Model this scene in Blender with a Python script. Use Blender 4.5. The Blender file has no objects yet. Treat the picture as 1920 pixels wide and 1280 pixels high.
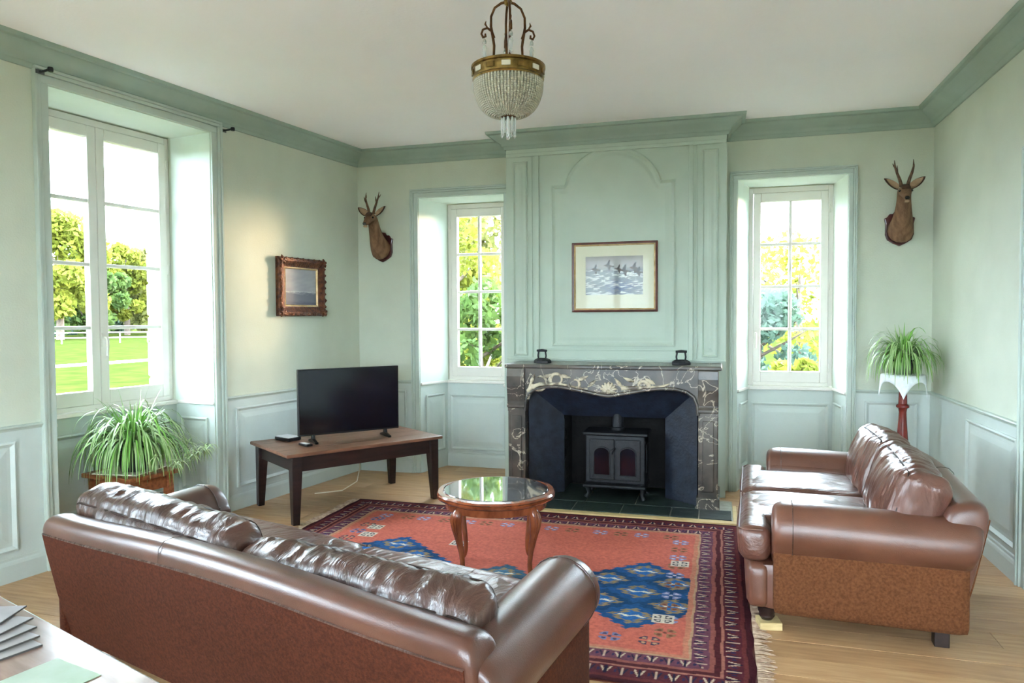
import bpy, bmesh, math, random
import numpy as np
from mathutils import Vector, Matrix, noise

random.seed(7); rng = np.random.default_rng(7)
sc = bpy.context.scene
col = sc.collection
PI = math.pi

# ------------------------------------------------------------------ camera
F, PITCH, ROLL, YAW, EYE = 1350.0, 0.0342, 0.0058, 0.2810, 1.45
fwd = Vector((-math.sin(YAW)*math.cos(PITCH), math.cos(YAW)*math.cos(PITCH), -math.sin(PITCH)))
rgt0 = Vector((math.cos(YAW), math.sin(YAW), 0)); up0 = rgt0.cross(fwd)
rgt = math.cos(ROLL)*rgt0 - math.sin(ROLL)*up0
upv = math.sin(ROLL)*rgt0 + math.cos(ROLL)*up0
CAM = Vector((0, 0, EYE))
cd = bpy.data.cameras.new('camera'); cam = bpy.data.objects.new('camera', cd); col.objects.link(cam)
cd.sensor_width = 36; cd.sensor_fit = 'HORIZONTAL'; cd.lens = F/1920*36; cd.clip_start = .05; cd.clip_end = 600
m = Matrix((rgt, upv, -fwd)).transposed().to_4x4(); m.translation = CAM
cam.matrix_world = m
sc.camera = cam

# ------------------------------------------------------------------ light
SKY = 12.0
w = bpy.data.worlds.new('sky'); sc.world = w; w.use_nodes = True
bg = w.node_tree.nodes['Background']
bg.inputs[0].default_value = (.74, .86, 1.0, 1); bg.inputs[1].default_value = SKY
sd = bpy.data.lights.new('sun', 'SUN'); so = bpy.data.objects.new('sun', sd); col.objects.link(so)
sd.energy = 3.2; sd.angle = math.radians(11); sd.color = (1, .66, .40)
so.location = (12, 18, 6)
so.rotation_euler = Vector((-.60, -.80, -.075)).to_track_quat('-Z', 'Y').to_euler()
def fill_light(name, loc, direction, w_, h_, watts, color=(.66, .82, 1)):  # area lamps added outside unseen windows to brighten the room
    ld = bpy.data.lights.new(name, 'AREA'); lo = bpy.data.objects.new(name, ld); col.objects.link(lo)
    ld.shape = 'RECTANGLE'; ld.size = w_; ld.size_y = h_; ld.energy = watts; ld.color = color
    lo.location = loc; lo.rotation_euler = Vector(direction).to_track_quat('-Z', 'Z').to_euler()
fill_light('fill_side', (-4.93, .95, 1.75), (.93, .16, .30), 1.15, 1.9, 70)  # added fill from the left, on top of the sky
fill_light('fill_rear_left', (-1.9, -2.42, 1.6), (0, 1, 0), 1.35, 2.0, 6)  # this lamp and the next are added fill from behind the viewer
fill_light('fill_rear_right', (.6, -2.42, 1.6), (0, 1, 0), 1.35, 2.0, 6)
sc.view_settings.view_transform = 'Standard'; sc.view_settings.look = 'None'
sc.view_settings.exposure = 1.9; sc.view_settings.gamma = 1; sc.view_settings.use_curve_mapping = False
sc.cycles.use_denoising = True
sc.cycles.max_bounces = 14; sc.cycles.diffuse_bounces = 9; sc.cycles.transparent_max_bounces = 16
sc.cycles.sample_clamp_indirect = 8

# ------------------------------------------------------------------ room measures
D, XL, AL, XR = 6.178, -3.2935, .1497, 1.5572
RAIL, CORN, CEIL, SILL = .856, 2.895, 3.0, .84
REAR = -1.9
def pix(px, py): return fwd + rgt*((px-960)/F) - upv*((py-640)/F)
def at_z(px, py, z=0.): d = pix(px, py); return CAM + d*((z-EYE)/d.z)
def at_y(px, py, y): d = pix(px, py); return CAM + d*(y/d.y)
def at_far(px, py, dist): return CAM + pix(px, py).normalized()*dist

# ------------------------------------------------------------------ helpers
def srgb(r, g, b):
    def c(v):
        v /= 255.
        return v/12.92 if v <= .04045 else ((v+.055)/1.055)**2.4
    return (c(r), c(g), c(b), 1)

def mat(name, c1, c2=None, scale=6., rough=.6, metal=0., bump=0., bscale=60., spec=.5, coat=0., stretch=(1, 1, 1),
        detail=4., attr=None, trans=0., emis=None, contrast=(.35, .65)):
    mt = bpy.data.materials.new(name); mt.use_nodes = True
    nt = mt.node_tree; n = nt.nodes; l = nt.links
    p = n['Principled BSDF']
    p.inputs['Roughness'].default_value = rough; p.inputs['Metallic'].default_value = metal
    p.inputs['Specular IOR Level'].default_value = spec
    p.inputs['Coat Weight'].default_value = coat
    p.inputs['Transmission Weight'].default_value = trans
    p.inputs['Base Color'].default_value = c1
    tc = n.new('ShaderNodeTexCoord'); mp = n.new('ShaderNodeMapping'); mp.inputs['Scale'].default_value = stretch
    l.new(tc.outputs['Object'], mp.inputs['Vector'])
    base = None
    if c2 is not None:
        nz = n.new('ShaderNodeTexNoise'); nz.inputs['Scale'].default_value = scale; nz.inputs['Detail'].default_value = detail
        l.new(mp.outputs[0], nz.inputs['Vector'])
        cr = n.new('ShaderNodeValToRGB'); cr.color_ramp.elements[0].color = c1; cr.color_ramp.elements[1].color = c2
        cr.color_ramp.elements[0].position, cr.color_ramp.elements[1].position = contrast
        l.new(nz.outputs['Fac'], cr.inputs[0]); base = cr.outputs[0]
    if attr:
        at = n.new('ShaderNodeAttribute'); at.attribute_name = attr
        if base is not None:
            mx = n.new('ShaderNodeMix'); mx.data_type = 'RGBA'; mx.blend_type = 'MULTIPLY'; mx.inputs[0].default_value = 1
            l.new(at.outputs['Color'], mx.inputs[6]); l.new(base, mx.inputs[7]); base = mx.outputs[2]
        else: base = at.outputs['Color']
    if base is not None: l.new(base, p.inputs['Base Color'])
    if bump:
        nb = n.new('ShaderNodeTexNoise'); nb.inputs['Scale'].default_value = bscale; nb.inputs['Detail'].default_value = 3
        l.new(mp.outputs[0], nb.inputs['Vector'])
        b = n.new('ShaderNodeBump'); b.inputs['Strength'].default_value = bump; b.inputs['Distance'].default_value = .01
        l.new(nb.outputs['Fac'], b.inputs['Height']); l.new(b.outputs[0], p.inputs['Normal'])
    if emis:
        p.inputs['Emission Color'].default_value = emis[0]; p.inputs['Emission Strength'].default_value = emis[1]
    return mt

class MB:
    def __init__(s): s.v = []; s.f = []; s.c = []
    def add(s, vs, fs, color=None):
        o = len(s.v); s.v.extend([tuple(v) for v in vs]); s.f.extend([tuple(i+o for i in f) for f in fs])
        if color is not None: s.c.extend([color]*len(vs))
        return s
    def box(s, x0, x1, y0, y1, z0, z1, M=None):
        vs = [Vector((x, y, z)) for z in (z0, z1) for y in (y0, y1) for x in (x0, x1)]
        if M is not None: vs = [M @ v for v in vs]
        return s.add(vs, [(0, 2, 3, 1), (4, 5, 7, 6), (0, 1, 5, 4), (2, 6, 7, 3), (0, 4, 6, 2), (1, 3, 7, 5)])
    def prism(s, poly, z0, z1, axis='z', M=None):
        n = len(poly)
        def P(a, b, c): return {'z': (a, b, c), 'y': (a, c, b), 'x': (c, a, b)}[axis]
        vs = [Vector(P(a, b, z0)) for a, b in poly] + [Vector(P(a, b, z1)) for a, b in poly]
        if M is not None: vs = [M @ v for v in vs]
        fs = [tuple(range(n-1, -1, -1)), tuple(range(n, 2*n))] + [(i, (i+1) % n, n+(i+1) % n, n+i) for i in range(n)]
        return s.add(vs, fs)
    def lathe(s, prof, seg=24, c=(0, 0, 0), M=None):
        vs = []; fs = []; k = len(prof)
        for i in range(seg):
            a = 2*PI*i/seg
            for r, z in prof: vs.append(Vector((c[0]+r*math.cos(a), c[1]+r*math.sin(a), c[2]+z)))
        for i in range(seg):
            j = (i+1) % seg
            for t in range(k-1): fs.append((i*k+t, j*k+t, j*k+t+1, i*k+t+1))
        if prof[0][0] > 1e-6: fs.append(tuple(i*k for i in range(seg))[::-1])
        if prof[-1][0] > 1e-6: fs.append(tuple(i*k+k-1 for i in range(seg)))
        if M is not None: vs = [M @ v for v in vs]
        return s.add(vs, fs)
    def tube(s, pts, rad, seg=8, flat=1.):
        pts = [Vector(p) for p in pts]; n = len(pts)
        if not hasattr(rad, '__len__'): rad = [rad]*n
        vs = []; fs = []; ref = None
        for i, p in enumerate(pts):
            t = (pts[min(i+1, n-1)] - pts[max(i-1, 0)]).normalized()
            if ref is None:
                ref = Vector((0, 0, 1)) if abs(t.z) < .9 else Vector((1, 0, 0))
            a = (ref - t*ref.dot(t)).normalized(); b = t.cross(a); ref = a
            for k in range(seg):
                q = 2*PI*k/seg; vs.append(p + a*math.cos(q)*rad[i] + b*math.sin(q)*rad[i]*flat)
        for i in range(n-1):
            for k in range(seg):
                k2 = (k+1) % seg; fs.append((i*seg+k, i*seg+k2, (i+1)*seg+k2, (i+1)*seg+k))
        fs.append(tuple(range(seg))[::-1]); fs.append(tuple((n-1)*seg+k for k in range(seg)))
        return s.add(vs, fs)
    def build(s, name, mt, parent=None, smooth=None, bevel=0, sub=0, seg=2, M=None):
        me = bpy.data.meshes.new(name); me.from_pydata(s.v, [], s.f); me.update()
        if s.c:
            a = me.color_attributes.new('Col', 'FLOAT_COLOR', 'POINT')
            a.data.foreach_set('color', np.array(s.c, dtype=np.float32).ravel())
        bm = bmesh.new(); bm.from_mesh(me); bmesh.ops.recalc_face_normals(bm, faces=bm.faces); bm.to_mesh(me); bm.free()
        me.materials.append(mt)
        return finish(name, me, parent, smooth, bevel, sub, seg, M)

def finish(name, me, parent=None, smooth=None, bevel=0, sub=0, seg=2, M=None):
    if smooth is not None:
        me.polygons.foreach_set('use_smooth', [True]*len(me.polygons))
        if smooth < 180: me.set_sharp_from_angle(angle=math.radians(smooth))
    o = bpy.data.objects.new(name, me); col.objects.link(o)
    if parent is not None: o.parent = parent
    if M is not None: o.matrix_local = M
    if bevel:
        b = o.modifiers.new('bevel', 'BEVEL'); b.width = bevel; b.segments = seg; b.limit_method = 'ANGLE'; b.angle_limit = math.radians(35)
    if sub:
        b = o.modifiers.new('sub', 'SUBSURF'); b.levels = sub; b.render_levels = sub
    return o

def empty(name, loc=(0, 0, 0), rz=0.):
    o = bpy.data.objects.new(name, None); col.objects.link(o); o.location = loc; o.rotation_euler = (0, 0, rz); o.empty_display_size = .1
    return o
def tag(o, label, cat, group=None, kind=None):
    o['label'] = label; o['category'] = cat
    if group: o['group'] = group
    if kind: o['kind'] = kind
    return o
def struct(o, label=None, cat=None):
    o['kind'] = 'structure'
    if label: o['label'] = label; o['category'] = cat
    return o
def stuff(o): o['kind'] = 'stuff'; return o

def soft_box(sx, sy, sz, r, crown=(0, 0, 0), n=(20, 12, 8), wr=0., wscale=(3, 3, 3), seed=0, taper=None):
    """rounded, puffed cushion centred at the origin, as (verts, faces)"""
    nx, ny, nz = n; idx = {}; vs = []; fs = []
    h = Vector((sx/2, sy/2, sz/2))
    def vid(i, j, k):
        if (i, j, k) in idx: return idx[(i, j, k)]
        u = Vector((2*i/nx-1, 2*j/ny-1, 2*k/nz-1))
        u = Vector([math.copysign(abs(q)**.8, q) for q in u])
        p = Vector((u.x*h.x, u.y*h.y, u.z*h.z))
        inn = Vector([max(-h[a]+r, min(h[a]-r, p[a])) for a in range(3)])
        d = p-inn
        if d.length > 1e-9: p = inn + d.normalized()*min(r, max(abs(d.x), abs(d.y), abs(d.z)))
        nrm = d.normalized() if d.length > 1e-9 else Vector((0, 0, 0))
        q = Vector(p)
        q.x += crown[0]*math.copysign(1, u.x)*(abs(u.x) > .98)*(1-u.y**2)*(1-u.z**2) if crown[0] else 0
        for a, b, c in ((0, 1, 2), (1, 0, 2), (2, 0, 1)):
            if crown[a]: q[a] += crown[a]*u[a]*(1-u[b]**2)*(1-u[c]**2)
        if wr:
            w_ = noise.noise(Vector((p.x*wscale[0]+seed, p.y*wscale[1], p.z*wscale[2])))
            w2 = noise.noise(Vector((p.x*wscale[0]*2.7+seed, p.y*wscale[1]*2.7+9, p.z*wscale[2]*2.7)))
            q += nrm*(wr*(w_+.5*w2)) if nrm.length else Vector((0, 0, 0))
        if taper: q = taper(q)
        idx[(i, j, k)] = len(vs); vs.append(q); return idx[(i, j, k)]
    for i in range(nx):
        for j in range(ny):
            for k, fl in ((0, 1), (nz, 0)):
                f = (vid(i, j, k), vid(i+1, j, k), vid(i+1, j+1, k), vid(i, j+1, k)); fs.append(f[::-1] if fl else f)
    for i in range(nx):
        for k in range(nz):
            for j, fl in ((0, 0), (ny, 1)):
                f = (vid(i, j, k), vid(i+1, j, k), vid(i+1, j, k+1), vid(i, j, k+1)); fs.append(f[::-1] if fl else f)
    for j in range(ny):
        for k in range(nz):
            for i, fl in ((0, 1), (nx, 0)):
                f = (vid(i, j, k), vid(i, j+1, k), vid(i, j+1, k+1), vid(i, j, k+1)); fs.append(f[::-1] if fl else f)
    return vs, fs

def sweep(path, prof, closed=False):
    """sweep a profile (inset, z) along a plan polyline whose interior lies on the right-hand side; mitred corners"""
    mb = MB(); n = len(path); P = [Vector((p[0], p[1])) for p in path]; k = len(prof); vs = []
    def nor(a, b): d = (b-a).normalized(); return Vector((d.y, -d.x))
    for i in range(n):
        if closed: n1, n2 = nor(P[i-1], P[i]), nor(P[i], P[(i+1) % n])
        else:
            n1 = nor(P[max(i-1, 0)], P[max(i, 1)]) if i else nor(P[0], P[1]); n2 = nor(P[i], P[i+1]) if i < n-1 else n1
        b = (n1+n2)/(1+n1.dot(n2))
        for off, z in prof: q = P[i]+b*off; vs.append((q.x, q.y, z))
    fs = []
    for i in range(n if closed else n-1):
        j = (i+1) % n
        for t in range(k): fs.append((i*k+t, j*k+t, j*k+(t+1) % k, i*k+(t+1) % k))
    if not closed: fs.append(tuple(range(k))); fs.append(tuple((n-1)*k+t for t in range(k))[::-1])
    return mb.add(vs, fs)

# ------------------------------------------------------------------ materials
M_wall = mat('sage_plaster', srgb(194, 200, 184), srgb(200, 206, 190), 3, .85, bump=.15, bscale=90)
M_panel = mat('pale_sage_paint', srgb(186, 196, 191), srgb(192, 202, 197), 4, .55, bump=.06, bscale=120)
M_breast = mat('breast_sage_paint', srgb(176, 190, 176), srgb(182, 196, 182), 3, .55, bump=.06, bscale=110)
M_trim = mat('sage_trim_paint', srgb(178, 190, 181), srgb(185, 197, 188), 5, .5, bump=.05)
M_corn = mat('green_cornice_paint', srgb(150, 167, 154), srgb(158, 174, 162), 5, .55, bump=.06)
M_reveal = mat('pale_reveal_paint', srgb(206, 217, 207), srgb(211, 221, 212), 4, .7)
M_ceil = mat('ceiling_plaster', srgb(246, 243, 245), srgb(250, 247, 249), 1.2, .9, bump=.1, bscale=50)
M_white = mat('white_window_paint', srgb(216, 212, 204), srgb(222, 218, 211), 5, .4)
M_wood = mat('pine_floor', srgb(196, 158, 108), srgb(215, 180, 130), 5, .45, bump=.1, bscale=40, stretch=(.8, 9, 9))
M_woods = [mat('pine_floor_%d' % i, srgb(*a), srgb(*b), 5, .42, bump=.1, bscale=40, stretch=(.8, 9, 9)) for i, (a, b) in enumerate(
    [((172, 132, 92), (192, 153, 112)), ((180, 141, 101), (198, 161, 120)), ((162, 124, 87), (184, 146, 106)), ((174, 132, 90), (194, 154, 110))])]
M_dark = mat('dark_stained_oak', srgb(30, 18, 16), srgb(46, 28, 24), 6, .38, bump=.1, stretch=(1, 8, 8))
M_tabletop = mat('worn_oak_top', srgb(100, 66, 50), srgb(132, 92, 70), 5, .35, bump=.12, stretch=(1.2, 8, 8))
M_rustic = mat('reddish_pine', srgb(122, 66, 38), srgb(158, 92, 54), 6, .45, bump=.15, stretch=(2, 8, 8))
M_mahog = mat('polished_mahogany', srgb(110, 52, 30), srgb(150, 80, 48), 6, .22, coat=.5, stretch=(3, 3, 1))
M_redwood = mat('red_mahogany', srgb(92, 26, 22), srgb(120, 38, 30), 6, .25, coat=.4)
M_black = mat('black_plastic', srgb(16, 16, 18), None, rough=.35)
M_screen = mat('television_glass', srgb(6, 7, 14), srgb(12, 14, 28), 3, .12)
M_iron = mat('cast_iron', srgb(22, 23, 27), srgb(36, 38, 43), 30, .5, metal=.3, bump=.3, bscale=120)
M_soot = mat('sooty_brick', srgb(9, 8, 8), srgb(24, 21, 19), 9, .9, bump=.6, bscale=30)
M_slate = mat('dark_slate', srgb(16, 21, 32), srgb(32, 39, 54), 14, .5, bump=.3, bscale=50)
M_hearth = mat('green_slate', srgb(32, 44, 42), srgb(54, 66, 62), 9, .35, bump=.2, bscale=40)
M_grout = mat('pale_mortar', srgb(150, 150, 138), srgb(170, 168, 155), 20, .9)
M_brass = mat('aged_brass', srgb(92, 72, 38), srgb(146, 116, 62), 25, .32, metal=.9, bump=.1)
M_bronze = mat('dark_bronze', srgb(70, 42, 26), srgb(104, 68, 38), 25, .4, metal=.8)
M_crystal = mat('crystal_bead', srgb(206, 200, 180), None, rough=.12, trans=.35, spec=.8)
M_clear = mat('clear_crystal', srgb(240, 244, 242), None, rough=.05, trans=.7, spec=.9)
M_gilt = mat('gilded_frame', srgb(58, 25, 16), srgb(112, 64, 36), 30, .38, metal=.35, bump=.7, bscale=70)
M_giltpale = mat('pale_gilt', srgb(180, 148, 100), srgb(212, 186, 140), 20, .4, metal=.3)
M_redframe = mat('dark_red_moulding', srgb(70, 26, 22), srgb(96, 40, 30), 20, .3)
M_mount = mat('cream_mount', srgb(232, 224, 206), None, rough=.9)
M_attr = mat('printed_paper', (1, 1, 1, 1), None, rough=.5, attr='Col')
M_attr_matte = mat('dyed_wool', srgb(226, 226, 226), srgb(255, 255, 255), 60, .95, attr='Col', bump=.5, bscale=260, spec=.1)
M_leaf = mat('spider_leaf', (1, 1, 1, 1), None, rough=.4, attr='Col')
M_pot = mat('dark_glazed_pot', srgb(30, 32, 34), srgb(44, 46, 48), 8, .3)
M_cloth = mat('white_cotton', srgb(222, 228, 232), srgb(234, 238, 240), 40, .9, bump=.2, bscale=200)
M_fur = mat('deer_fur', srgb(100, 70, 49), srgb(136, 102, 74), 26, .85, bump=.6, bscale=150, stretch=(1, 1, .4))
M_furpale = mat('pale_deer_fur', srgb(160, 130, 100), srgb(182, 152, 122), 26, .9, bump=.4, bscale=150)
M_furdark = mat('dark_deer_fur', srgb(60, 40, 30), srgb(84, 58, 42), 26, .85, bump=.4, bscale=150)
M_horn = mat('antler_horn', srgb(70, 46, 30), srgb(112, 80, 54), 40, .6, bump=.6, bscale=120)
M_eye = mat('glass_eye', srgb(8, 6, 5), None, rough=.08)
M_shield = mat('stained_shield', srgb(62, 22, 20), srgb(86, 34, 28), 12, .3, coat=.3)
M_grass = mat('lawn_grass', srgb(36, 44, 17), srgb(46, 53, 21), 1.5, .95, bump=.3, bscale=30, spec=0)
M_gravel = mat('pale_gravel', srgb(176, 168, 146), srgb(196, 188, 168), 8, .95, spec=0)
M_bark = mat('tree_bark', srgb(58, 48, 40), srgb(84, 72, 60), 8, .95, bump=.8, bscale=20)
M_stone = mat('granite_block', srgb(168, 152, 142), srgb(204, 190, 178), 9, .9, bump=.6, bscale=30)
M_paper = mat('grey_card', srgb(118, 112, 112), srgb(136, 130, 128), 8, .6)
M_paperdark = mat('dark_card_edge', srgb(70, 66, 64), None, rough=.6)
M_greenpaper = mat('pale_green_leaflet', srgb(120, 140, 112), srgb(150, 160, 146), 5, .5)
M_polish = mat('polished_table', srgb(120, 96, 88), srgb(142, 116, 106), 5, .2, coat=.6, stretch=(1.2, 8, 8))
M_steel = mat('pewter_grey', srgb(96, 98, 100), None, rough=.4, metal=.8)
M_block = mat('raw_pine_block', srgb(196, 170, 118), srgb(214, 190, 138), 8, .7, stretch=(2, 8, 8))
M_silver = mat('silver_plastic', srgb(206, 208, 212), None, rough=.35)
M_whitecable = mat('white_cable', srgb(220, 214, 196), None, rough=.5)

def leather(name, c1, c2, rough, crease):
    mt = mat(name, c1, c2, 4.5, rough, bump=.12, bscale=260, spec=.6, coat=.3, contrast=(.3, .72), detail=8)
    nt = mt.node_tree; n = nt.nodes; l = nt.links; p = n['Principled BSDF']; p.inputs['Coat Roughness'].default_value = .35
    b0 = [q for q in n if q.type == 'BUMP'][0]; mp = [q for q in n if q.type == 'MAPPING'][0]
    if crease:
        wn = n.new('ShaderNodeTexNoise'); wn.inputs['Scale'].default_value = 5; wn.inputs['Detail'].default_value = 5; wn.inputs['Distortion'].default_value = 1.2
        m2 = n.new('ShaderNodeMapping'); m2.inputs['Scale'].default_value = crease
        tc = [q for q in n if q.type == 'TEX_COORD'][0]; l.new(tc.outputs['Object'], m2.inputs[0]); l.new(m2.outputs[0], wn.inputs['Vector'])
        b = n.new('ShaderNodeBump'); b.inputs['Strength'].default_value = .8; b.inputs['Distance'].default_value = .03
        l.new(wn.outputs['Fac'], b.inputs['Height']); l.new(b.outputs[0], b0.inputs['Normal'])
    return mt
M_lea = leather('tan_leather', srgb(68, 36, 26), srgb(92, 54, 40), .32, None)
M_leacr = leather('creased_tan_leather', srgb(82, 47, 37), srgb(112, 72, 59), .30, (2.2, .7, .7))
M_leacr2 = leather('creased_brown_leather', srgb(50, 28, 22), srgb(80, 50, 40), .30, (2.4, .8, .7))
M_suede_shade = mat('nubuck_shaded', srgb(62, 25, 13), srgb(82, 40, 22), 90, .9, bump=.35, bscale=220, spec=.2, detail=8)  # sofa nubuck with the shade of the unlit back in its colour
M_lea2 = leather('light_tan_leather', srgb(84, 48, 35), srgb(110, 68, 51), .34, None)
M_suede_lit = mat('nubuck_lit', srgb(84, 47, 26), srgb(106, 65, 38), 90, .9, bump=.35, bscale=220, spec=.2, detail=8)  # same nubuck made paler, the stronger light put into its colour
M_pipe = mat('dark_piping', srgb(44, 24, 18), None, rough=.5)

def marble(name):
    mt = mat(name, srgb(52, 49, 46), srgb(92, 84, 75), 5, .3, bump=.08, detail=8, coat=.15)
    nt = mt.node_tree; n = nt.nodes; l = nt.links; p = n['Principled BSDF']
    cur = p.inputs['Base Color'].links[0].from_socket; mp = [q for q in n if q.type == 'MAPPING'][0]
    nz = n.new('ShaderNodeTexNoise'); nz.inputs['Scale'].default_value = 4; nz.inputs['Detail'].default_value = 6; nz.inputs['Distortion'].default_value = 1.5
    l.new(mp.outputs[0], nz.inputs['Vector'])
    cr = n.new('ShaderNodeValToRGB'); e = cr.color_ramp.elements
    e[0].position = .485; e[0].color = (0, 0, 0, 1); e[1].position = .5; e[1].color = (1, 1, 1, 1)
    q = e.new(.515); q.color = (0, 0, 0, 1)
    l.new(nz.outputs['Fac'], cr.inputs[0])
    mx = n.new('ShaderNodeMix'); mx.data_type = 'RGBA'; l.new(cr.outputs[0], mx.inputs[0]); l.new(cur, mx.inputs[6]); mx.inputs[7].default_value = srgb(190, 178, 158)
    l.new(mx.outputs[2], p.inputs['Base Color'])
    return mt
M_marble = marble('veined_marble')
M_marblepale = mat('pale_carved_marble', srgb(96, 86, 74), srgb(196, 184, 158), 14, .4, bump=.3, contrast=(.4, .55), detail=6)

def glass():
    mt = bpy.data.materials.new('window_glass'); mt.use_nodes = True; nt = mt.node_tree; n = nt.nodes; l = nt.links
    n.clear(); o = n.new('ShaderNodeOutputMaterial'); mx = n.new('ShaderNodeMixShader'); t = n.new('ShaderNodeBsdfTransparent'); g = n.new('ShaderNodeBsdfGlossy')
    g.inputs['Roughness'].default_value = .02; lw = n.new('ShaderNodeLayerWeight'); lw.inputs['Blend'].default_value = .15
    t.inputs[0].default_value = (.97, .99, .98, 1)
    mm = n.new('ShaderNodeMath'); mm.operation = 'MULTIPLY'; mm.inputs[1].default_value = .5
    l.new(lw.outputs['Fresnel'], mm.inputs[0]); l.new(mm.outputs[0], mx.inputs[0]); l.new(t.outputs[0], mx.inputs[1]); l.new(g.outputs[0], mx.inputs[2]); l.new(mx.outputs[0], o.inputs[0])
    return mt
M_glass = glass()
def leafmat(name, c1, c2):
    mt = mat(name, c1, c2, 1.2, .6, spec=.1, detail=2)
    nt = mt.node_tree; n = nt.nodes; l = nt.links; p = n['Principled BSDF']; o = n['Material Output']
    tr = n.new('ShaderNodeBsdfTranslucent'); ad = n.new('ShaderNodeMixShader'); ad.inputs[0].default_value = .45
    l.new(p.inputs['Base Color'].links[0].from_socket, tr.inputs[0]); l.new(p.outputs[0], ad.inputs[1]); l.new(tr.outputs[0], ad.inputs[2]); l.new(ad.outputs[0], o.inputs[0])
    return mt
M_fol = [leafmat('yellow_green_foliage', srgb(92, 100, 36), srgb(116, 118, 45)), leafmat('mid_green_foliage', srgb(58, 78, 40), srgb(82, 100, 47)),
         leafmat('blue_green_foliage', srgb(55, 74, 64), srgb(76, 94, 78)), leafmat('olive_foliage', srgb(88, 94, 50), srgb(118, 116, 66))]

# ------------------------------------------------------------------ room shell
ML = Matrix(((-math.sin(AL), math.cos(AL), 0, XL), (-math.cos(AL), -math.sin(AL), 0, D), (0, 0, 1, 0), (0, 0, 0, 1)))   # left wall frame: s (towards camera), inward, up
MR = Matrix(((0, -1, 0, XR), (1, 0, 0, 0), (0, 0, 1, 0), (0, 0, 0, 1)))                                              # right wall frame: s = world y, inward, up
TH = .60; RD = .40                     # wall thickness, depth of the window recess
W1 = (1.745, 2.925, 2.80); W4 = (4.75, 5.95, 2.80)
SEND = (D-REAR)/math.cos(AL) + .4

mb = MB()
def leftseg(a, b, z0, z1): mb.box(a, b, -TH, 0, z0, z1)
leftseg(0, W1[0], 0, 3.06); leftseg(W1[1], W4[0], 0, 3.06); leftseg(W4[1], SEND, 0, 3.06)
for W in (W1, W4):
    leftseg(W[0], W[1], W[2], 3.06); mb.box(W[0], W[1], -TH, -RD, 0, SILL-.02)
wall_left = struct(mb.build('wall_left', M_wall, M=ML), 'long sage plaster wall with the tall two-leaf window', 'wall')

W2 = (-2.675, -1.85, -2.555, -1.905, 2.55); W3 = (.135, .965, .235, .920, 2.555)
mb = MB(); Y0, Y1, YR = D, D+TH, D+RD
def bseg(poly, z0, z1): mb.prism(poly, z0, z1)
bseg([(XL-.75, Y0), (W2[0], Y0), (W2[2], YR), (W2[2], Y1), (XL-.75, Y1)], 0, 3.06)
bseg([(W2[1], Y0), (W3[0], Y0), (W3[2], YR), (W3[2], Y1), (W2[3], Y1), (W2[3], YR)], 0, 3.06)
bseg([(W3[1], Y0), (XR+.5, Y0), (XR+.5, Y1), (W3[3], Y1), (W3[3], YR)], 0, 3.06)
for W in (W2, W3):
    bseg([(W[0], Y0), (W[1], Y0), (W[3], YR), (W[3], Y1), (W[2], Y1), (W[2], YR)], W[4], 3.06)
    bseg([(W[2], YR), (W[3], YR), (W[3], Y1), (W[2], Y1)], 0, SILL-.02)
wall_back = struct(mb.build('wall_back', M_wall), 'sage fireplace wall with two narrow windows', 'wall')

DOOR = (3.42, 4.335, 2.25)
mb = MB()
mb.box(REAR-.4, DOOR[0], -.4, 0, 0, 3.06).box(DOOR[1], D, -.4, 0, 0, 3.06).box(DOOR[0], DOOR[1], -.4, 0, DOOR[2], 3.06)
wall_right = struct(mb.build('wall_right', M_wall, M=MR), 'plain sage wall behind the smaller sofa', 'wall')
xr0 = XL - math.tan(AL)*(D-REAR)
RW = (-2.6, -1.2, -.1, 1.3)             # two openings added in the unseen rear wall to let in fill light
mb = MB()
mb.box(xr0-.8, RW[0], REAR-.4, REAR, 0, 3.06).box(RW[1], RW[2], REAR-.4, REAR, 0, 3.06).box(RW[3], XR+.4, REAR-.4, REAR, 0, 3.06)
for a, b in ((RW[0], RW[1]), (RW[2], RW[3])): mb.box(a, b, REAR-.4, REAR, 0, .5).box(a, b, REAR-.4, REAR, 2.65, 3.06)
wall_rear = struct(mb.build('wall_rear', M_wall), 'sage wall opposite the fireplace', 'wall')

ceil = struct(MB().box(xr0-.8, XR+.6, REAR-.5, D+TH, CEIL, CEIL+.25).build('ceiling', M_ceil), 'off-white plaster ceiling', 'ceiling')
floor = struct(MB().box(xr0-.8, XR+.5, REAR-.4, D+TH, -.2, -.012).build('floor', M_dark), 'light pine board floor', 'floor')
# floor boards, each a piece
bw = .165; rowi = 0; y = REAR
pl_mesh = {}
while y < D+RD-.005:
    wd = min(bw, D+RD-y)
    xs = xr0-.1 + (rowi % 3)*.45 - .6
    while xs < XR+.02:
        ln = random.choice((1.5, 1.9, 2.3)); a = max(xs, xr0-.3); b = min(xs+ln, XR+.05)
        if b-a > .05:
            o = MB().box(a+.0015, b-.0015, y+.0015, y+wd-.0015, -.014, random.uniform(-.0012, .0)).build('plank', random.choice(M_woods), floor)
        xs += ln
    y += bw; rowi += 1

# chimney breast (hollow at the fire opening)
BX0, BX1, BY = -1.755, .048, 5.93
mb = MB()
mb.box(BX0, -1.26, BY, D, 0, 3.0).box(-.37, BX1, BY, D, 0, 3.0).box(-1.26, -.37, BY, D, .67, 3.0)
breast = struct(mb.build('wall_chimney_breast', M_breast), 'panelled green chimney breast above the fireplace', 'wall')

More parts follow.
